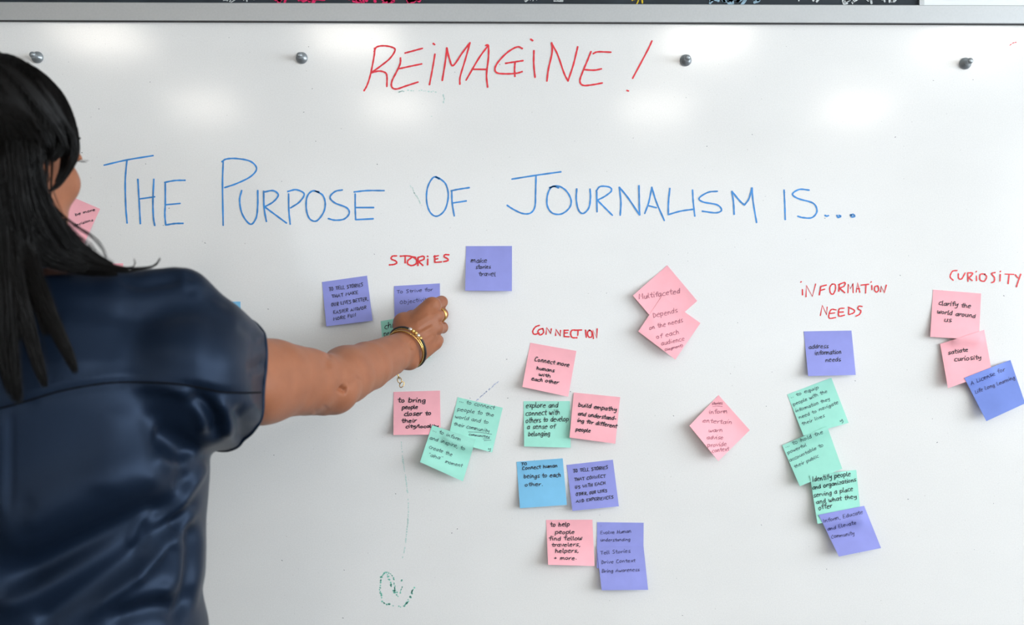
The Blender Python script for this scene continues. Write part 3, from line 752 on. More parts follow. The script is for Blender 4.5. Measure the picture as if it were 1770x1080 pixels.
def relax(V, Q, it=3, lam=.5):
    e = np.concatenate([Q[:, [0, 1]], Q[:, [1, 2]], Q[:, [2, 3]], Q[:, [3, 0]]]); n = len(V)
    deg = np.bincount(e.ravel(), minlength=n)[:, None]
    for i in range(it):
        A = np.stack([np.bincount(e[:, 0], V[e[:, 1], c], n) + np.bincount(e[:, 1], V[e[:, 0], c], n) for c in range(3)], 1)
        V = V + (A / np.maximum(deg, 1) - V) * (lam if i % 2 == 0 else -lam * 1.0 * .96)
    return V
def vnormals(V, Q):
    fn = np.cross(V[Q[:, 2]] - V[Q[:, 0]], V[Q[:, 3]] - V[Q[:, 1]]); N = np.zeros_like(V)
    for c in range(4):
        for ax in range(3): N[:, ax] += np.bincount(Q[:, c], fn[:, ax], len(V))
    return N / (np.linalg.norm(N, axis=1)[:, None] + 1e-12)
def keep(V, Q, mask):
    """drop the vertices where mask is False"""
    Q = Q[mask[Q].all(1)]; used = np.zeros(len(V), bool); used[Q.ravel()] = True
    new = np.cumsum(used) - 1
    return V[used], new[Q]
def np_obj(name, V, Q, m, parent=None):
    me = bpy.data.meshes.new(name)
    me.vertices.add(len(V)); me.vertices.foreach_set('co', np.asarray(V, np.float32).ravel())
    k = Q.shape[1]
    me.loops.add(len(Q) * k); me.loops.foreach_set('vertex_index', np.asarray(Q, np.int32).ravel())
    me.polygons.add(len(Q)); me.polygons.foreach_set('loop_start', np.arange(len(Q), dtype=np.int32) * k)
    me.polygons.foreach_set('loop_total', np.full(len(Q), k, np.int32))
    me.polygons.foreach_set('use_smooth', np.ones(len(Q), bool))
    me.materials.append(m); me.update(calc_edges=True); me.validate()
    o = bpy.data.objects.new(name, me); COL.objects.link(o)
    if parent: o.parent = parent; o.matrix_parent_inverse = Matrix.Translation(-parent.location)
    return o
FW = 1.0; FAMP = 1.0
def crease(V, N, folds, sel, smooth_end=True):
    """press folds (drawn as curves on the side facing the camera) into a surface along its normals"""
    uv = proj(V); d = np.zeros(len(V)); I = np.where(sel)[0]
    for (pts, w, amp) in folds:
        c = np.array(catmull(pts, 6)); lo = c.min(0) - 3 * w; hi = c.max(0) + 3 * w
        J = I[((uv[I] > lo) & (uv[I] < hi)).all(1)]
        if not len(J): continue
        best = np.full(len(J), 1e9); tt = np.zeros(len(J)); L = len(c) - 1
        for i in range(L):
            a, b = c[i], c[i + 1]; v = b - a; q = uv[J] - a
            t = np.clip((q @ v) / (v @ v + 1e-9), 0, 1); dd = np.linalg.norm(q - t[:, None] * v, axis=1)
            m = dd < best; best[m] = dd[m]; tt[m] = (i + t[m]) / L
        env = np.clip(np.minimum(tt, 1 - tt) * 5, 0, 1); env = env * env * (3 - 2 * env) if smooth_end else 1.0
        d[J] += amp * FAMP * np.exp(-(best / w * FW) ** 2) * env
    return V + N * d[:, None]

# ---- materials
def skin_mat():
    m = mat('skin', srgb(152, 95, 66), .50, spec=.35, noise=(38, .09, 5), bump=(420, .35, .0007))
    b = m.node_tree.nodes['Principled BSDF']
    b.inputs['Subsurface Weight'].default_value = .08; b.inputs['Subsurface Radius'].default_value = (1, .35, .2); b.inputs['Subsurface Scale'].default_value = .006
    return m
M['skin'] = skin_mat()
M['satin'] = mat('navy_satin', srgb(13, 23, 38), .43, spec=.42, bump=(900, .08, .0004), Specular_Tint=(.33, .46, .72, 1))
M['seam'] = mat('navy_stitching', srgb(6, 9, 15), .85, spec=.1)
M['hair'] = mat('black_hair', (.0032, .0026, .0025, 1), .45, spec=.17, noise=(30, .3))
M['gold'] = mat('gold', srgb(222, 180, 108), .25, 1.0)
M['dark_cord'] = mat('dark_braided_cord', srgb(52, 50, 50), .5, .4, bump=(1500, .6, .0006))
M['silver'] = mat('pale_metal', srgb(214, 204, 196), .3, .9)
M['trousers'] = mat('black_trousers', srgb(26, 27, 32), .85, bump=(500, .2, .001))
M['shoe'] = mat('black_leather', srgb(20, 19, 20), .4)
M['eye'] = mat('eye_white', srgb(236, 230, 224), .2)
M['iris'] = mat('dark_iris', srgb(40, 24, 16), .15)
M['lip'] = mat('lips', srgb(168, 88, 80), .4)

PX0 = -.585
woman = empty('person', (PX0, -.57, 0))
tag(woman, 'woman with long black hair in a navy satin blouse, reaching out to a purple note', 'person')

# ---- joints
Sh = np.array(P(325, 645, -.560)); El = np.array(P(572, 662, -.345)); Wr = np.array(P(700, 602, -.128))
def pt(px, py, y): return np.array(P(px, py, y))

def body(F):
    # torso, mostly under the blouse
    F.loft([(.82, PX0, -.56, .150, .095), (.90, PX0, -.56, .165, .105), (1.02, PX0, -.57, .128, .090), (1.14, PX0, -.57, .140, .100), (1.25, PX0, -.57, .165, .100),
            (1.31, PX0, -.575, .165, .085), (1.345, PX0, -.58, .11, .07), (1.37, PX0, -.585, .07, .06)], .03)
    F.cone((PX0, -.590, 1.33), (PX0 + .004, -.592, 1.43), .052, .047, .012)
    # right arm
    F.cone((PX0 + .12, -.575, 1.30), Sh, .055, .058, .03)
    ua = El - Sh
    F.chain([Sh, Sh + ua * .30, Sh + ua * .55, Sh + ua * .80, El], [.051, .0515, .0500, .0435, .0385], .004)
    F.ell(Sh + ua * .48 + np.array([0, 0, -.012]), (.044, .075, .046), .012)
    F.cone(El + np.array([-.012, -.010, -.008]), El + np.array([.006, -.004, -.012]), .030, .026, .018)
    fa = Wr - El
    F.chain([El, El + fa * .18, El + fa * .45, El + fa * .78, Wr], [.0385, .0380, .0345, .0285, .0265], .004)
    F.ell(El + fa * .22 + np.array([-.004, 0, .006]), (.034, .06, .034), .008)
    F.cone(Wr + np.array([.010, -.012, -.020]), Wr + np.array([.012, .0, -.020]), .012, .011, .012)      # ulnar head
    # hand
    hand(F)

def hand(F):
    A = [pt(697, 590, -.118), pt(703, 598, -.122), pt(709, 606, -.120), pt(713, 616, -.112)]
    K = [pt(747, 528, -.080), pt(752, 547, -.086), pt(752, 567, -.085), pt(750, 591, -.078)]
    for a, k, r in zip(A, K, (.0125, .0118, .0122, .0132)): F.cone(a, k, .0150, r, .010)
    for a, k in zip(A, K): F.cone(a + np.array([0, .016, 0]), k + np.array([-.004, .016, 0]), .015, .011, .012)   # palm
    PIP = [pt(763, 522, -.046), pt(764, 543, -.046), pt(764, 566, -.047), pt(757, 588, -.044)]
    DIP = [pt(752, 535, -.022), pt(750, 553, -.022), pt(746, 572, -.026), pt(742, 592, -.028)]
    TIP = [pt(739, 546, -.0105), pt(739, 561, -.0125), pt(731, 576, -.024), pt(729, 592, -.030)]
    for k, p, d, t, s_ in zip(K, PIP, DIP, TIP, (1, 1, .96, .88)):
        F.cone(k, p, .0108 * s_, .0098 * s_, .004); F.cone(p, d, .0096 * s_, .0084 * s_, .003); F.cone(d, t, .0083 * s_, .0074 * s_, .003)
    # thumb
    F.chain([pt(701, 590, -.118), pt(697, 557, -.086), pt(712, 549, -.048), pt(729, 550, -.0125)], [.0165, .0135, .0105, .0080], .008)
    F.cone(pt(702, 566, -.094), pt(742, 535, -.078), .0150, .0095, .014)       # web between thumb and index finger
    for k in K[:]: F.ell(k + np.array([.0015, -.002, .001]), (.0105, .0100, .0100), .006)

def left_arm(F):
    s0 = np.array([PX0 - .165, -.575, 1.295]); e0 = np.array([PX0 - .245, -.585, 1.03]); w0 = np.array([PX0 - .225, -.49, .815])
    F.cone((PX0 - .11, -.575, 1.30), s0, .055, .056, .03)
    F.chain([s0, (s0 + e0) / 2, e0, e0 + (w0 - e0) * .3, w0], [.056, .048, .039, .040, .026], .02)
    h0 = w0 + np.array([.01, .03, -.085])
    F.chain([w0, (w0 + h0) / 2, h0], [.026, .032, .028], .015)
    for i in range(4):
        a = h0 + np.array([-.004 + .003 * i, .030 - .019 * i, .0]); L = (.072, .080, .074, .058)[i]
        b = a + np.array([.012, .002, -L * .5]); c = b + np.array([.016, .001, -L * .3]); d = c + np.array([.014, 0, -L * .15])
        F.chain([a, b, c, d], [.0095, .0088, .0082, .0072], .003)
    a = w0 + np.array([.012, .040, -.02]); F.chain([a, a + np.array([.012, .022, -.035]), a + np.array([.018, .024, -.07])], [.014, .0105, .0085], .008)

# head frame
YAW = math.radians(21)
HF = np.array([math.sin(YAW), math.cos(YAW), 0.]); HR = np.array([math.cos(YAW), -math.sin(YAW), 0.]); HU = np.array([0, 0, 1.])
TILT = math.radians(6)   # chin a little down
HF2 = HF * math.cos(TILT) - HU * math.sin(TILT); HU2 = HU * math.cos(TILT) + HF * math.sin(TILT)
HC = np.array([PX0 + .004, -.600, 1.521])
HROT = np.stack([HR, HF2, HU2], 1)
def hp(r, f, u): return HC + HR * r + HF2 * f + HU2 * u
def head(F):
    F.ell(hp(0, -.012, .006), (.073, .092, .082), .01, HROT)
    F.ell(hp(0, .032, -.050), (.066, .056, .078), .02, HROT)
    F.ell(hp(0, .032, -.090), (.065, .056, .041), .014, HROT)
    F.cone(hp(-.012, .068, -.120), hp(.012, .068, -.120), .016, .016, .015)
    F.cone(hp(-.030, .078, .010), hp(.030, .078, .010), .014, .014, .012)
    for s_ in (-1, 1):
        F.ell(hp(.043 * s_, .058, -.038), (.022, .024, .022), .015, HROT)
        F.ell(hp(.030 * s_, .100, -.010), (.016, .016, .009), .008, HROT, cut=True)
        F.ell(hp(.030 * s_, .087, -.001), (.017, .008, .005), .005, HROT)
        F.ell(hp(.030 * s_, .0735, -.010), (.0138, .0138, .0138), .003, HROT)
        F.ell(hp(.030 * s_, .090, -.010), (.011, .010, .0048), .002, HROT, cut=True)
        F.ell(hp(.010 * s_, .100, -.049), (.008, .009, .006), .004, HROT)
        # ear
        F.ell(hp(.077 * s_, -.008, -.022), (.007, .017, .029), .005, HROT)
        F.ell(hp(.085 * s_, -.004, -.018), (.006, .010, .018), .004, HROT, cut=True)
    F.chain([hp(0, .090, .004), hp(0, .104, -.028), hp(0, .111, -.045)], [.0075, .0085, .0105], .007)
    F.ell(hp(0, .093, -.068), (.022, .010, .006), .004, HROT); F.ell(hp(0, .091, -.078), (.019, .010, .007), .004, HROT)
    F.cone(hp(-.018, .106, -.073), hp(.018, .106, -.073), .0035, .0035, .004, cut=True)

# coarse part: head, torso, left arm, upper right arm; fine part: right arm from inside the sleeve to the fingertips
XS = float(P(440, 600, -.47).x)
FB_ = Field((PX0 - .31, -.74, .64), (XS, -.36, 1.64), .0042); body(FB_); left_arm(FB_); head(FB_)
V1, Q1 = FB_.mesh(); V1 = relax(V1, Q1, 4)
FA_ = Field((XS - .012, -.62, 1.14), (-.085, -.001, 1.37), .00165); body(FA_)
V2, Q2 = FA_.mesh()
V2 = relax(V2, Q2, 6); N2 = vnormals(V2, Q2)
fo = [  # elbow pit and bone, tendons, knuckle creases (picture curves, half-width px, depth m)
    ([(586, 668), (592, 673), (601, 676)], 5.5, -.0068), ([(600, 668), (612, 660), (622, 650)], 7, -.0016), ([(500, 735), (540, 726), (570, 716)], 9, .0010),
    ([(566, 640), (566, 620), (572, 612)], 7, -.0022), ([(540, 715), (556, 712), (566, 700)], 6, -.0014),
    ([(722, 573), (735, 565), (750, 556)], 3.2, -.0017), ([(728, 592), (742, 584), (752, 577)], 3.2, -.0009), ([(716, 560), (730, 552), (745, 542)], 4, .0010),
    ([(722, 578), (736, 571), (750, 565)], 3.6, .0012), ([(757, 534), (764, 535), (771, 531)], 2.2, -.0016), ([(758, 556), (764, 557), (770, 556)], 2.4, -.0018),
    ([(754, 578), (760, 579), (768, 579)], 2.4, -.0012), ([(709, 590), (712, 597), (714, 605)], 3.5, -.0022), ([(700, 640), (680, 655), (650, 680)], 12, .001)]
V2 = crease(V2, N2, fo, N2[:, 1] < .25)
off = len(V1); bodyV = np.concatenate([V1, V2]); bodyQ = np.concatenate([Q1, Q2 + off])
body_o = np_obj('body', bodyV, bodyQ, M['skin'], woman)

for s_ in (-1, 1):
    c = hp(.030 * s_, .0715, -.010)
    e = MB().lathe(c, HF2, [(-.0118, .001), (-.009, .0078), (-.004, .0112), (0, .0118), (.004, .0112), (.007, .0095), (.0090, .0076)], 20).build('eyeball', M['eye'], body_o, True)
    i_ = MB().lathe(c, HF2, [(.0088, .0078), (.0108, .0050), (.0118, .0006)], 20).build('iris', M['iris'], body_o, True)
    l = MB()
    for t in np.linspace(-1, 1, 13):
        a = hp((.030 + .014 * t) * s_, .0925 - .003 * t * t, -.004 - .002 * t * t)
        l.tube([a, a + HF2 * .005 + HR * .0015 * t * s_ + HU * .001, a + HF2 * .009 + HR * .003 * t * s_ + HU * .0045], [.0004, .0003, .0001], 4)
    l.build('eyelashes', M['hair'], body_o)
    MB().tube([hp((.014 + .034 * t) * s_, .094 - .014 * t * t, .016 + .006 * math.sin(t * 2.4)) for t in np.linspace(0, 1, 8)], [.002, .003, .0032, .003, .0026, .002, .0015, .0006], 6).build('eyebrow', M['hair'], body_o, True)
mole = MB().lathe(pt(124, 328, -.566), (.3, -.9, 0), [(-.001, .001), (0, .0016), (.0006, .0010)], 10)

# ---- blouse
def sleeve_table(): pass
HemC = pt(374, 652, -.500)
ax_ = (El - Sh) / np.linalg.norm(El - Sh)
FBl = Field((PX0 - .30, -.78, .93), (-.24, -.36, 1.44), .0032)
CXW = PX0
def edge(px, py): return float(P(px, py, -.57).x)
rows = []
for (px, py) in [(357, 1110), (355, 1080), (348, 1052), (343, 1028), (349, 1000), (350, 940), (351, 900), (354, 870), (357, 830), (357, 790), (352, 740)]:
    xe_ = edge(px, py); rows.append((float(P(px, py, -.57).z), CXW, -.572, xe_ - CXW, .132))
rows += [(1.235, CXW, -.574, .222, .130), (1.275, CXW, -.577, .212, .122), (1.315, CXW, -.580, .190, .105), (1.345, CXW, -.584, .160, .084), (1.368, CXW, -.590, .118, .066)]
FBl.loft(rows, .03, 2.3)
# yoke and shoulder
for (px, py, y, r) in [(205, 535, -.60, .045), (262, 530, -.59, .040), (315, 523, -.58, .040), (345, 550, -.575, .042), (380, 575, -.565, .042)]:
    pass
sh_pts = [(75, 528, -.605, .045), (140, 538, -.60, .046), (205, 533, -.595, .042), (262, 528, -.585, .037), (314, 518, -.575, .034), (340, 545, -.565, .034), (372, 572, -.55, .034), (398, 600, -.53, .036), (404, 622, -.515, .037)]
FBl.chain([pt(a, b, c) for a, b, c, _ in sh_pts], [r for *_, r in sh_pts], .012)
# sleeve: an oval tube around the arm
FBl.cone(pt(325, 640, -.585), HemC, .070, .0605, .02)
FBl.cone(pt(345, 682, -.575), pt(388, 700, -.500), .062, .0550, .010)
FBl.cone(pt(360, 600, -.56), pt(392, 622, -.49), .050, .048, .02)
FBl.cone(pt(345, 650, -.57), pt(398, 655, -.487), .052, .0475, .010)
FBl.cone(HemC, HemC + ax_ * .06, .062, .064, .012)
# left shoulder and sleeve
FBl.chain([np.array([PX0 - .05, -.59, 1.335]), np.array([PX0 - .15, -.58, 1.315]), np.array([PX0 - .205, -.578, 1.25]), np.array([PX0 - .232, -.582, 1.16]), np.array([PX0 - .24, -.583, 1.12])], [.05, .052, .068, .068, .066], .03)
BV, BQ = FBl.mesh(); BV = relax(BV, BQ, 6)
# open the hem, the left cuff, the neck and the lower edge
hem_n = ax_ * .95 + np.array([.0, .0, .0]); hem_n /= np.linalg.norm(hem_n)
near = np.linalg.norm(BV - HemC, axis=1) < .16
m1 = ~(near & ((BV - HemC) @ hem_n > .012))
m2 = ~((BV[:, 2] < 1.125) & (BV[:, 0] < PX0 - .2) & (BV[:, 2] > 1.0) & (np.abs(BV[:, 1] + .583) < .09) & (BV[:, 0] < np.interp(BV[:, 2], [1.0, 1.125], [PX0 - .215, PX0 - .165])))
m3 = ~((np.hypot(BV[:, 0] - PX0, (BV[:, 1] + .59)) < .068) & (BV[:, 2] > 1.33))
m4_ = BV[:, 2] > .94
BV, BQ = keep(BV, BQ, m1 & m2 & m3 & m4_)
BN = vnormals(BV, BQ)
folds = [
    # the big drape across the back: bulge, deep valley beneath it, ridges and valleys fanning from the underarm
    ([(300, 800), (235, 818), (150, 850), (60, 895), (-40, 945)], 44, .013), ([(322, 868), (250, 900), (165, 938), (80, 976), (-20, 1020)], 27, -.019),
    ([(300, 882), (250, 902), (190, 940), (110, 990), (30, 1035), (-20, 1060)], 15, .010), ([(272, 935), (225, 968), (160, 1010), (90, 1060), (60, 1085)], 15, -.011),
    ([(270, 922), (240, 946), (226, 953)], 5, -.004), ([(277, 886), (250, 900), (232, 930), (229, 950)], 5, .005),
    ([(354, 790), (345, 818), (325, 850), (308, 878), (280, 900), (250, 918)], 7, .009), ([(344, 862), (325, 882), (308, 905), (296, 915)], 7, -.009),
    ([(350, 850), (330, 885), (312, 915), (280, 955), (240, 995), (180, 1040), (140, 1085)], 8, .008), ([(300, 938), (275, 965), (240, 1000)], 5, -.005), ([(285, 945), (262, 975), (228, 1010)], 4, .004),
    ([(335, 895), (330, 930), (328, 985), (316, 1040), (290, 1090)], 8, -.011), ([(318, 925), (306, 960), (302, 1005), (270, 1030)], 12, .006),
    ([(345, 900), (346, 960), (340, 1010), (330, 1060)], 6, .005), ([(310, 1052), (270, 1050), (225, 1060), (180, 1078)], 12, -.009), ([(300, 1020), (255, 1022), (205, 1048)], 9, .004),
    # under the arm
    ([(262, 748), (286, 756), (312, 775), (330, 794)], 15, -.012), ([(262, 782), (282, 798), (306, 812)], 11, .006), ([(300, 828), (312, 830), (330, 822)], 12, -.005),
    ([(205, 668), (265, 664), (315, 676), (342, 700), (352, 730), (350, 755)], 9, .008), ([(318, 682), (345, 692), (366, 712), (375, 738), (366, 764)], 9, -.016),
    ([(372, 690), (388, 712), (393, 738), (388, 760)], 8, .008), ([(405, 700), (417, 722), (420, 750), (410, 770)], 9, -.009), ([(430, 690), (442, 712), (440, 735)], 8, .004),
    # cuff gathers
    ([(438, 592), (450, 580), (458, 576)], 4, .003), ([(430, 605), (448, 596), (460, 592)], 4, -.003), ([(425, 640), (445, 634), (457, 622)], 5, -.004), ([(428, 650), (446, 648), (458, 640)], 4, .003), ([(410, 560), (430, 572), (448, 590)], 7, -.003),
    # top of the shoulder
    ([(330, 470), (326, 490), (332, 512)], 7, -.005), ([(312, 462), (318, 480), (338, 500)], 8, .004), ([(200, 478), (240, 492), (290, 486), (322, 476)], 8, -.006), ([(350, 505), (375, 515), (405, 535)], 6, -.002),
    ([(240, 475), (280, 470), (315, 466)], 8, .003), ([(90, 540), (120, 600), (140, 650)], 22, .002), ([(200, 560), (280, 580), (370, 585)], 40, .004), ([(230, 520), (225, 580), (228, 650)], 18, -.0025),
    # broad slack of the back
    ([(255, 700), (262, 760), (255, 830)], 16, -.004), ([(20, 705), (18, 800), (22, 900)], 3.5, -.004), ([(5, 705), (4, 800), (5, 900)], 10, .004), ([(60, 850), (35, 900), (60, 935)], 14, -.003), ([(200, 690), (190, 780), (170, 860)], 30, .003),
    # yoke seam
    ([(-60, 712), (0, 705), (50, 692), (100, 677), (150, 667), (200, 661), (260, 661), (310, 664), (350, 671), (380, 677), (420, 679), (460, 678)], 3.2, -.0035),
    ([(-60, 702), (0, 695), (50, 681), (100, 666), (150, 656), (200, 650), (260, 650), (310, 653), (350, 660), (380, 667), (420, 670), (460, 670)], 7, .0022)]
folds = [(p, w if w < 4 else w * 1.25, a if w < 4 or w > 20 else a * .75) for p, w, a in folds]
BV = crease(BV, BN, folds, BN[:, 1] < .35)
for _ in range(5): BV = relax(BV, BQ, 1, .5)
blouse = np_obj('blouse', BV, BQ, M['satin'], woman)
so = blouse.modifiers.new('cloth_thickness', 'SOLIDIFY'); so.thickness = .0012; so.offset = -1
bvh = BVHTree.FromPolygons([Vector(v) for v in BV], BQ.tolist())
camp = Vector((0, -CAMD, CAMZ))
def cast(px, py, tree=bvh, lift=.0006):
    d = (P(px, py, 0) - camp).normalized()
    h = tree.ray_cast(camp, d)
    return None if h[0] is None else h[0] - d * lift
sm = [cast(*p) for p in catmull([(-60, 712), (0, 705), (50, 692), (100, 677), (150, 667), (200, 661), (260, 661), (310, 664), (350, 671), (380, 677), (420, 679), (457, 678)], 6)]
sm = [p for p in sm if p is not None]
MB().tube(sm, .0011, 6).build('yoke_seam', M['seam'], blouse, True)
# rolled hem along the open edges
def boundary_loops(V, Q):
    from collections import defaultdict
    e = np.concatenate([Q[:, [0, 1]], Q[:, [1, 2]], Q[:, [2, 3]], Q[:, [3, 0]]]); k = np.sort(e, 1)
    u, i, c = np.unique(k, axis=0, return_index=True, return_counts=True)
    b = e[i[c == 1]]; nx = {int(x): int(y) for x, y in b}; loops = []
    while nx:
        s0, cur = next(iter(nx.items())); lp = [s0]; del nx[s0]
        while cur in nx:
            lp.append(cur); cur2 = nx.pop(cur); cur = cur2
        if len(lp) > 30: loops.append(lp)
    return loops
for lp in boundary_loops(BV, BQ):
    pts = BV[lp]
    for _ in range(6): pts = (np.roll(pts, 1, 0) + pts * 2 + np.roll(pts, -1, 0)) / 4
    c = pts.mean(0)
    if c[2] > 1.32 and abs(c[0] - PX0) < .1: nm = 'neckline_trim'
    elif c[2] < 1.0: nm = 'lower_hem'
    else: nm = 'cuff_hem'
    MB().tube([Vector(p) for p in pts[::2]], .0022, 7, True).build(nm, M['satin'], blouse, True)

# ---- trousers and shoes
FT = Field((PX0 - .26, -.80, .03), (PX0 + .26, -.36, 1.02), .0065)
FT.loft([(.80, PX0, -.56, .172, .118), (.88, PX0, -.56, .176, .120), (.95, PX0, -.565, .160, .108), (1.0, PX0, -.57, .140, .100)], .03)
for s_ in (-1, 1):
    FT.chain([(PX0 + .085 * s_, -.56, .83), (PX0 + .10 * s_, -.555, .48), (PX0 + .105 * s_, -.58, .10)], [.092, .070, .062], .025)
TV, TQ = FT.mesh(); TV, TQ = keep(TV, TQ, TV[:, 2] > .07); tr = np_obj('trousers', TV, TQ, M['trousers'], woman)
FS = Field((PX0 - .2, -.75, 0.0), (PX0 + .2, -.30, .16), .005)
for s_ in (-1, 1):
    cx = PX0 + .108 * s_
    FS.cone((cx, -.62, .042), (cx + .004 * s_, -.50, .040), .034, .036, .02); FS.cone((cx + .004 * s_, -.50, .036), (cx, -.42, .030), .036, .026, .02); FS.cone((cx, -.60, .05), (cx, -.59, .12), .035, .038, .02)
SV, SQ = FS.mesh(); SV[:, 2] = np.maximum(SV[:, 2], .003)
for s_ in (-1, 1):
    msk = (SV[:, 0] - PX0) * s_ > 0
    v_, q_ = keep(SV, SQ, msk); np_obj('shoe', v_, q_, M['shoe'], woman)

# ---- jewellery
def ring_at(c, axis, r, tr_, name, m, ell=(1, 1), n=40, parent=None, up=None):
    axis = Vector(axis).normalized(); a = (Vector(up) if up is not None else axis.orthogonal()); a = (a - axis * a.dot(axis)).normalized(); b = axis.cross(a); c = Vector(c)
    pts = [c + a * math.cos(2 * math.pi * i / n) * r * ell[0] + b * math.sin(2 * math.pi * i / n) * r * ell[1] for i in range(n)]
    MB().tube(pts, tr_, 8, True).build(name, m, parent or woman, True); return pts
fdir = (Wr - El) / np.linalg.norm(Wr - El)
wc = pt(704, 601, -.122)
ring_at(pt(699, 605, -.134), fdir + np.array([.10, 0, .25]), .0315, .0013, 'bangle', M['gold'])
ring_at(pt(702, 602, -.128), fdir + np.array([.22, 0, .20]), .0320, .0011, 'bangle', M['gold'])
bp_ = ring_at(pt(704, 600, -.124), fdir + np.array([.25, 0, .30]), .0332, .0022, 'bracelet', M['dark_cord'])
# the metal centrepiece of the cord bracelet: beads along its camera side
bl = sorted(range(len(bp_)), key=lambda i: bp_[i].y)[:1][0]
vis = [bp_[(bl + k) % len(bp_)] for k in range(-7, 8)]
uvb = proj(np.array([list(p) for p in vis]))
for k, p in enumerate(vis):
    if not (705 < uvb[k][0] < 729 and uvb[k][1] < 598): continue
    b = bmesh.new(); bmesh.ops.create_icosphere(b, subdivisions=2, radius=.0034, matrix=Matrix.Translation(p)); me = bpy.data.meshes.new('bead'); b.to_mesh(me); b.free()
    for f in me.polygons: f.use_smooth = True
    me.materials.append(M['gold'] if k % 3 else M['silver']); o = bpy.data.objects.new('bead', me); COL.objects.link(o); o.parent = woman; o.matrix_parent_inverse = Matrix.Translation(-woman.location)
# dangling clasp chain
cp = [(687, 645), (689, 652), (691, 657)]
ch = MB(); ch.tube([pt(686, 640, -.150), pt(688, 648, -.150), pt(690, 655, -.150)], .0009, 6)
for (x, y, a) in [(690.5, 657, .3), (694.5, 664.5, -.5)]:
    c = pt(x, y, -.15); ch.tube([c + np.array([math.cos(w) * .0030 * math.cos(a) - math.sin(w) * .0047 * math.sin(a), .0008 * math.sin(w * 2), math.sin(w) * .0047 * math.cos(a) + math.cos(w) * .0030 * math.sin(a)]) for w in np.linspace(0, 2 * math.pi, 14)[:-1]], .0007, 6, True)
ch.build('bracelet_clasp', M['gold'], woman, True)
K2, P2 = pt(752, 547, -.086), pt(764, 543, -.046)
for dy, rr in ((-.002, .0112), (.0015, .0113), (.005, .0112)):
    pass
rg = MB(); dirn = Vector(P2 - K2).normalized(); cc = Vector(K2 + (P2 - K2) * .62)
for t, r in ((-.0026, .0107), (0, .0111), (.0026, .0107)):
    a = dirn.orthogonal().normalized(); b = dirn.cross(a)
    rg.tube([cc + dirn * t + (a * math.cos(w) + b * math.sin(w)) * r for w in np.linspace(0, 2 * math.pi, 33)[:-1]], .0013, 8, True)
rg.build('finger_ring', M['gold'], woman, True)
er = pt(82, 343, -.645)
b = bmesh.new(); bmesh.ops.create_icosphere(b, subdivisions=2, radius=.0045, matrix=Matrix.Translation(er)); me = bpy.data.meshes.new('earring'); b.to_mesh(me); b.free(); me.materials.append(M['gold'])
for f in me.polygons: f.use_smooth = True
o = bpy.data.objects.new('earring', me); COL.objects.link(o); o.parent = woman; o.matrix_parent_inverse = Matrix.Translation(-woman.location)
mole.build('mole', M['iris'], woman)

# ---- hair: a solid mass for the volume, thousands of strands over it
HCc = np.array([PX0 + .002, -.606, 1.5185])
hair_r = np.array([.0810, .106, .0990])
FH_ = Field((PX0 - .16, -.80, 1.18), (PX0 + .22, -.42, 1.66), .004)
FH_.ell(HCc, hair_r - .003, .01, HROT)
# fall of hair behind the neck and down the back
FH_.chain([np.array([PX0 - .01, -.640, 1.49]), np.array([PX0 - .02, -.668, 1.40]), np.array([PX0 - .02, -.695, 1.33]), np.array([PX0 - .04, -.712, 1.27])], [.058, .048, .030, .012], .03)
FH_.chain([pt(-5, 270, -.640), pt(12, 340, -.645), pt(38, 400, -.645), pt(75, 428, -.640), pt(120, 448, -.63)], [.024, .030, .026, .016, .007], .02)
FH_.chain([np.array([PX0 - .04, -.63, 1.46]), np.array([PX0 - .085, -.64, 1.38]), np.array([PX0 - .09, -.67, 1.31])], [.045, .035, .015], .02)
FH_.chain([pt(5, 430, -.690), pt(25, 520, -.712), pt(30, 580, -.715)], [.030, .016, .006], .02)
HV, HQ = FH_.mesh()
# open the face
L_ = (HV - HC) @ HROT
front = (L_[:, 1] > .045 - .25 * np.clip(L_[:, 2] - .03, 0, 1) * 0) & (L_[:, 2] < .062)
side = (L_[:, 1] > -.016) & (L_[:, 2] < -.004) & (L_[:, 0] > 0.03) & (L_[:, 2] > -.13)
sideL = (L_[:, 1] > .02) & (L_[:, 2] < -.004) & (L_[:, 0] < -.03)
HV, HQ = keep(HV, HQ, ~(front | side | sideL)); HV = relax(HV, HQ, 4)
tubesV = []; tubesF = []; nv = 0
def strand(pts, r0, r1=None):
    """3-sided tapering tube"""
    global nv
    p = np.array(pts); m = len(p)
    t = np.gradient(p, axis=0); t /= np.linalg.norm(t, axis=1)[:, None] + 1e-9
    ref = np.array([.3, -1, .2]); a = np.cross(t, ref); a /= np.linalg.norm(a, axis=1)[:, None] + 1e-9; b = np.cross(t, a)
    s_ = np.linspace(0, 1, m); r = r0 * (1 - .75 * s_ ** 3) if r1 is None else r0 + (r1 - r0) * s_
    for w in (0, 2.094, 4.189): tubesV.append((p + (a * math.cos(w) + b * math.sin(w)) * r[:, None]))
    i = np.arange(m - 1)
    for j in range(3):
        A = nv + j * m + i; B = nv + ((j + 1) % 3) * m + i
        tubesF.append(np.stack([A, B, B + 1, A + 1], 1))
    nv += 3 * m
def cr(pts, n=4): return np.array(catmull(pts, n))
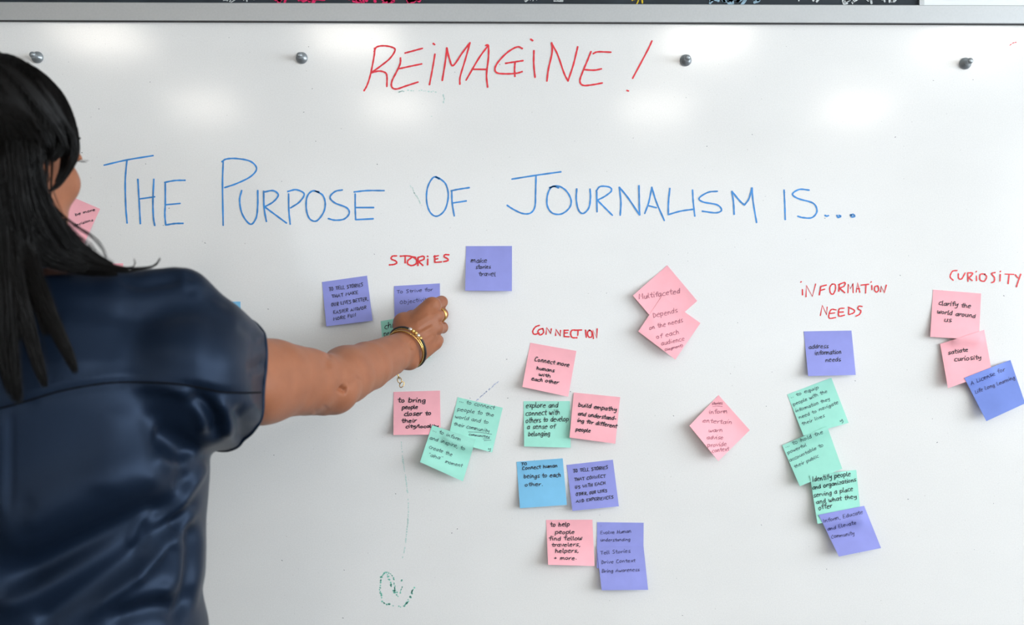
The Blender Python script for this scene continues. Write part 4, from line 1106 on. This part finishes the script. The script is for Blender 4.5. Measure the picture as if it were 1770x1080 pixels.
# scalp strands
crown = math.radians(4)
for i in range(5200):
    az = rng.uniform(-math.pi, math.pi)       # 0 = forward (face), positive = her right
    if abs(az) < .75 and rng.random() < .6: continue
    pol0 = rng.uniform(.02, .9) if rng.random() < .75 else rng.uniform(.5, 1.3)
    pol1 = 1.72 if abs(az) > 1.75 else (1.45 if abs(az) > 1.0 else 1.12)
    if az > .9 and az < 1.9: pol1 = 1.62
    pol = np.linspace(pol0, max(pol1 + rng.uniform(-.06, .06), pol0 + .3), 11)
    drift = (.22 if abs(az) < 2 else .05) * np.sign(az) * (pol - pol0)
    a = az + drift + .05 * np.sin(pol * 3 + az * 5)
    R_ = hair_r * (1 + rng.uniform(-.012, .012) + .012 * math.sin(az * 9) + .006 * math.sin(az * 23))
    loc = np.stack([np.sin(pol) * np.sin(a) * R_[0], np.sin(pol) * np.cos(a) * R_[1], np.cos(pol) * R_[2]], 1)
    strand(HCc + loc @ HROT.T, .00062)
# locks: (control points px,py,y), radius px along them, count
def lock(ctrl, rad, n, tip=1.0, r0=.0006, spread=.25):
    ctrl = [np.array(P(*c)) for c in ctrl]; rad = np.array(rad) * .00062
    for i in range(n):
        o = rng.normal(0, .55, 3); o /= max(1, np.linalg.norm(o)); o[1] *= .55
        k = 1 - .30 * rng.random() ** 1.6 if tip < 1.01 else 1
        pts = [c + o * r + rng.normal(0, 1, 3) * r * .10 * np.array([1, .5, 1]) for c, r in zip(ctrl, rad)]
        q = cr(pts, 4); q = q[:max(6, int(len(q) * k))]
        # roots lie on the scalp
        w_ = np.clip((q[:, 2] - 1.505) / .045, 0, 1)[:, None]
        loc = ((q - HCc) @ HROT) / hair_r; nn = np.linalg.norm(loc, axis=1)[:, None]
        tgt = HCc + (loc / nn * np.minimum(nn, 1.03 + .03 * rng.random()) * hair_r) @ HROT.T
        q = q + (tgt - q) * w_
        strand(q, r0)
Lk = [
 ([(30, 330, -.70), (60, 410, -.685), (100, 450, -.665), (140, 466, -.65), (180, 472, -.645), (208, 473, -.64)], [16, 14, 10, 7, 5, 3], 260),
 # falling behind the ear and sweeping over the right shoulder
 ([(20, 150, -.70), (45, 230, -.695), (55, 310, -.69), (85, 375, -.675), (125, 430, -.655), (180, 458, -.64), (232, 466, -.63)], [20, 20, 18, 15, 10, 6, 3], 520),
 ([(0, 160, -.715), (20, 250, -.715), (35, 340, -.71), (60, 400, -.70), (100, 440, -.68), (150, 458, -.66), (205, 468, -.65)], [22, 22, 20, 18, 13, 9, 4], 520),
 ([(40, 170, -.69), (62, 250, -.68), (66, 320, -.67), (92, 372, -.66), (125, 412, -.65), (160, 440, -.64), (205, 462, -.635)], [14, 11, 10, 9, 8, 6, 3], 380),
 ([(-10, 200, -.72), (5, 300, -.725), (20, 380, -.72), (60, 430, -.70), (110, 455, -.68), (160, 465, -.66)], [22, 24, 22, 17, 12, 6], 420),
 # down the back
 ([(10, 250, -.72), (20, 340, -.725), (38, 430, -.715), (70, 510, -.725), (98, 570, -.727), (122, 620, -.727), (133, 648, -.725)], [24, 24, 20, 15, 12, 9, 4], 380),
 ([(0, 280, -.725), (10, 400, -.72), (30, 500, -.728), (52, 580, -.73), (70, 640, -.73), (80, 674, -.728)], [24, 22, 16, 12, 9, 4], 360),
 ([(-10, 280, -.725), (-5, 400, -.722), (5, 500, -.73), (12, 600, -.733), (22, 660, -.733), (34, 700, -.731)], [26, 26, 22, 18, 14, 7], 460),
 ([(20, 300, -.715), (30, 400, -.715), (55, 470, -.71), (72, 530, -.722), (82, 590, -.725)], [22, 22, 17, 13, 6], 260),
 ([(-50, 260, -.72), (-60, 400, -.72), (-62, 520, -.73), (-60, 620, -.733), (-50, 690, -.732)], [34, 34, 30, 26, 10], 420),
 ([(-110, 240, -.70), (-120, 380, -.70), (-130, 500, -.725), (-130, 600, -.728), (-120, 680, -.728)], [34, 34, 30, 24, 10], 380),
 ([(-150, 230, -.66), (-165, 340, -.65), (-185, 440, -.66), (-190, 560, -.71), (-180, 650, -.715)], [24, 26, 24, 18, 6], 260),
 # hair over the temple and the strand in front of the ear
 ([(5, 108, -.62), (68, 150, -.63), (112, 200, -.615), (129, 245, -.60), (125, 280, -.60), (103, 316, -.605), (82, 334, -.615)], [10, 12, 12, 9, 7, 5, 1.5], 230),
 ([(10, 110, -.66), (60, 160, -.65), (98, 215, -.63), (112, 255, -.62), (108, 290, -.61), (92, 322, -.615)], [12, 14, 13, 9, 5, 1], 160),
 ([(0, 120, -.68), (45, 175, -.675), (75, 230, -.66), (80, 262, -.65), (72, 286, -.65)], [16, 18, 16, 12, 5], 220),
 ([(10, 125, -.65), (76, 172, -.64), (105, 225, -.62), (100, 262, -.625), (84, 282, -.63)], [14, 16, 14, 10, 4], 160),
]
for c, r, n in Lk: lock(c, r, n)
# a few strays around each lock
for c, r, n in Lk[:10]: lock(c, [x * 1.45 + 1 for x in r], 16, 1.0, .0004)
# hair from the back of the scalp down over the fall, hugging the head
for i in range(1500):
    az = rng.uniform(1.5, 4.78) if i % 2 else rng.uniform(1.9, 3.3)
    pol = np.linspace(rng.uniform(.5, 1.1), rng.uniform(1.62, 1.95), 9)
    R_ = hair_r * rng.uniform(1.0, 1.05)
    loc = np.stack([np.sin(pol) * np.sin(az) * R_[0], np.sin(pol) * np.cos(az) * R_[1], np.cos(pol) * R_[2]], 1)
    q = HCc + loc @ HROT.T
    e0 = q[-1]; fall = [e0 + np.array([0, -.004 * k, -.030 * k]) for k in (1, 2, 3)]
    strand(cr(list(q[::2]) + fall, 3), .0006)
# loose wisps
W_ = [([(95, 362, -.62), (132, 391, -.61), (155, 405, -.60), (170, 420, -.60), (180, 437, -.60), (184, 458, -.61)], 9, 4.5),
      ([(110, 385, -.62), (145, 417, -.61), (158, 425, -.60), (170, 445, -.60), (176, 458, -.61)], 7, 5.0),
      ([(150, 455, -.64), (208, 463, -.62), (250, 463, -.61), (268, 458, -.61), (277, 446, -.61)], 16, 2.2),
      ([(190, 463, -.63), (225, 462, -.62), (233, 456, -.62), (231, 447, -.62)], 8, 1.2), ([(160, 458, -.64), (205, 469, -.63), (240, 466, -.62), (262, 462, -.61)], 18, 2.5),
      ([(100, 200, -.62), (128, 240, -.60), (132, 258, -.595), (135, 264, -.59)], 4, 1)]
for c, n, r in W_:
    lock(c, [r] * len(c), n, 2, .0003)
TVh = np.concatenate(tubesV); TFh = np.concatenate(tubesF)
hv = np.concatenate([HV, TVh]); hf = np.concatenate([HQ, TFh + len(HV)])
hair = np_obj('hair', hv, hf, M['hair'], woman)
print('tris hair', len(hf) * 2, 'body', len(bodyQ) * 2, 'blouse', len(BQ) * 2)
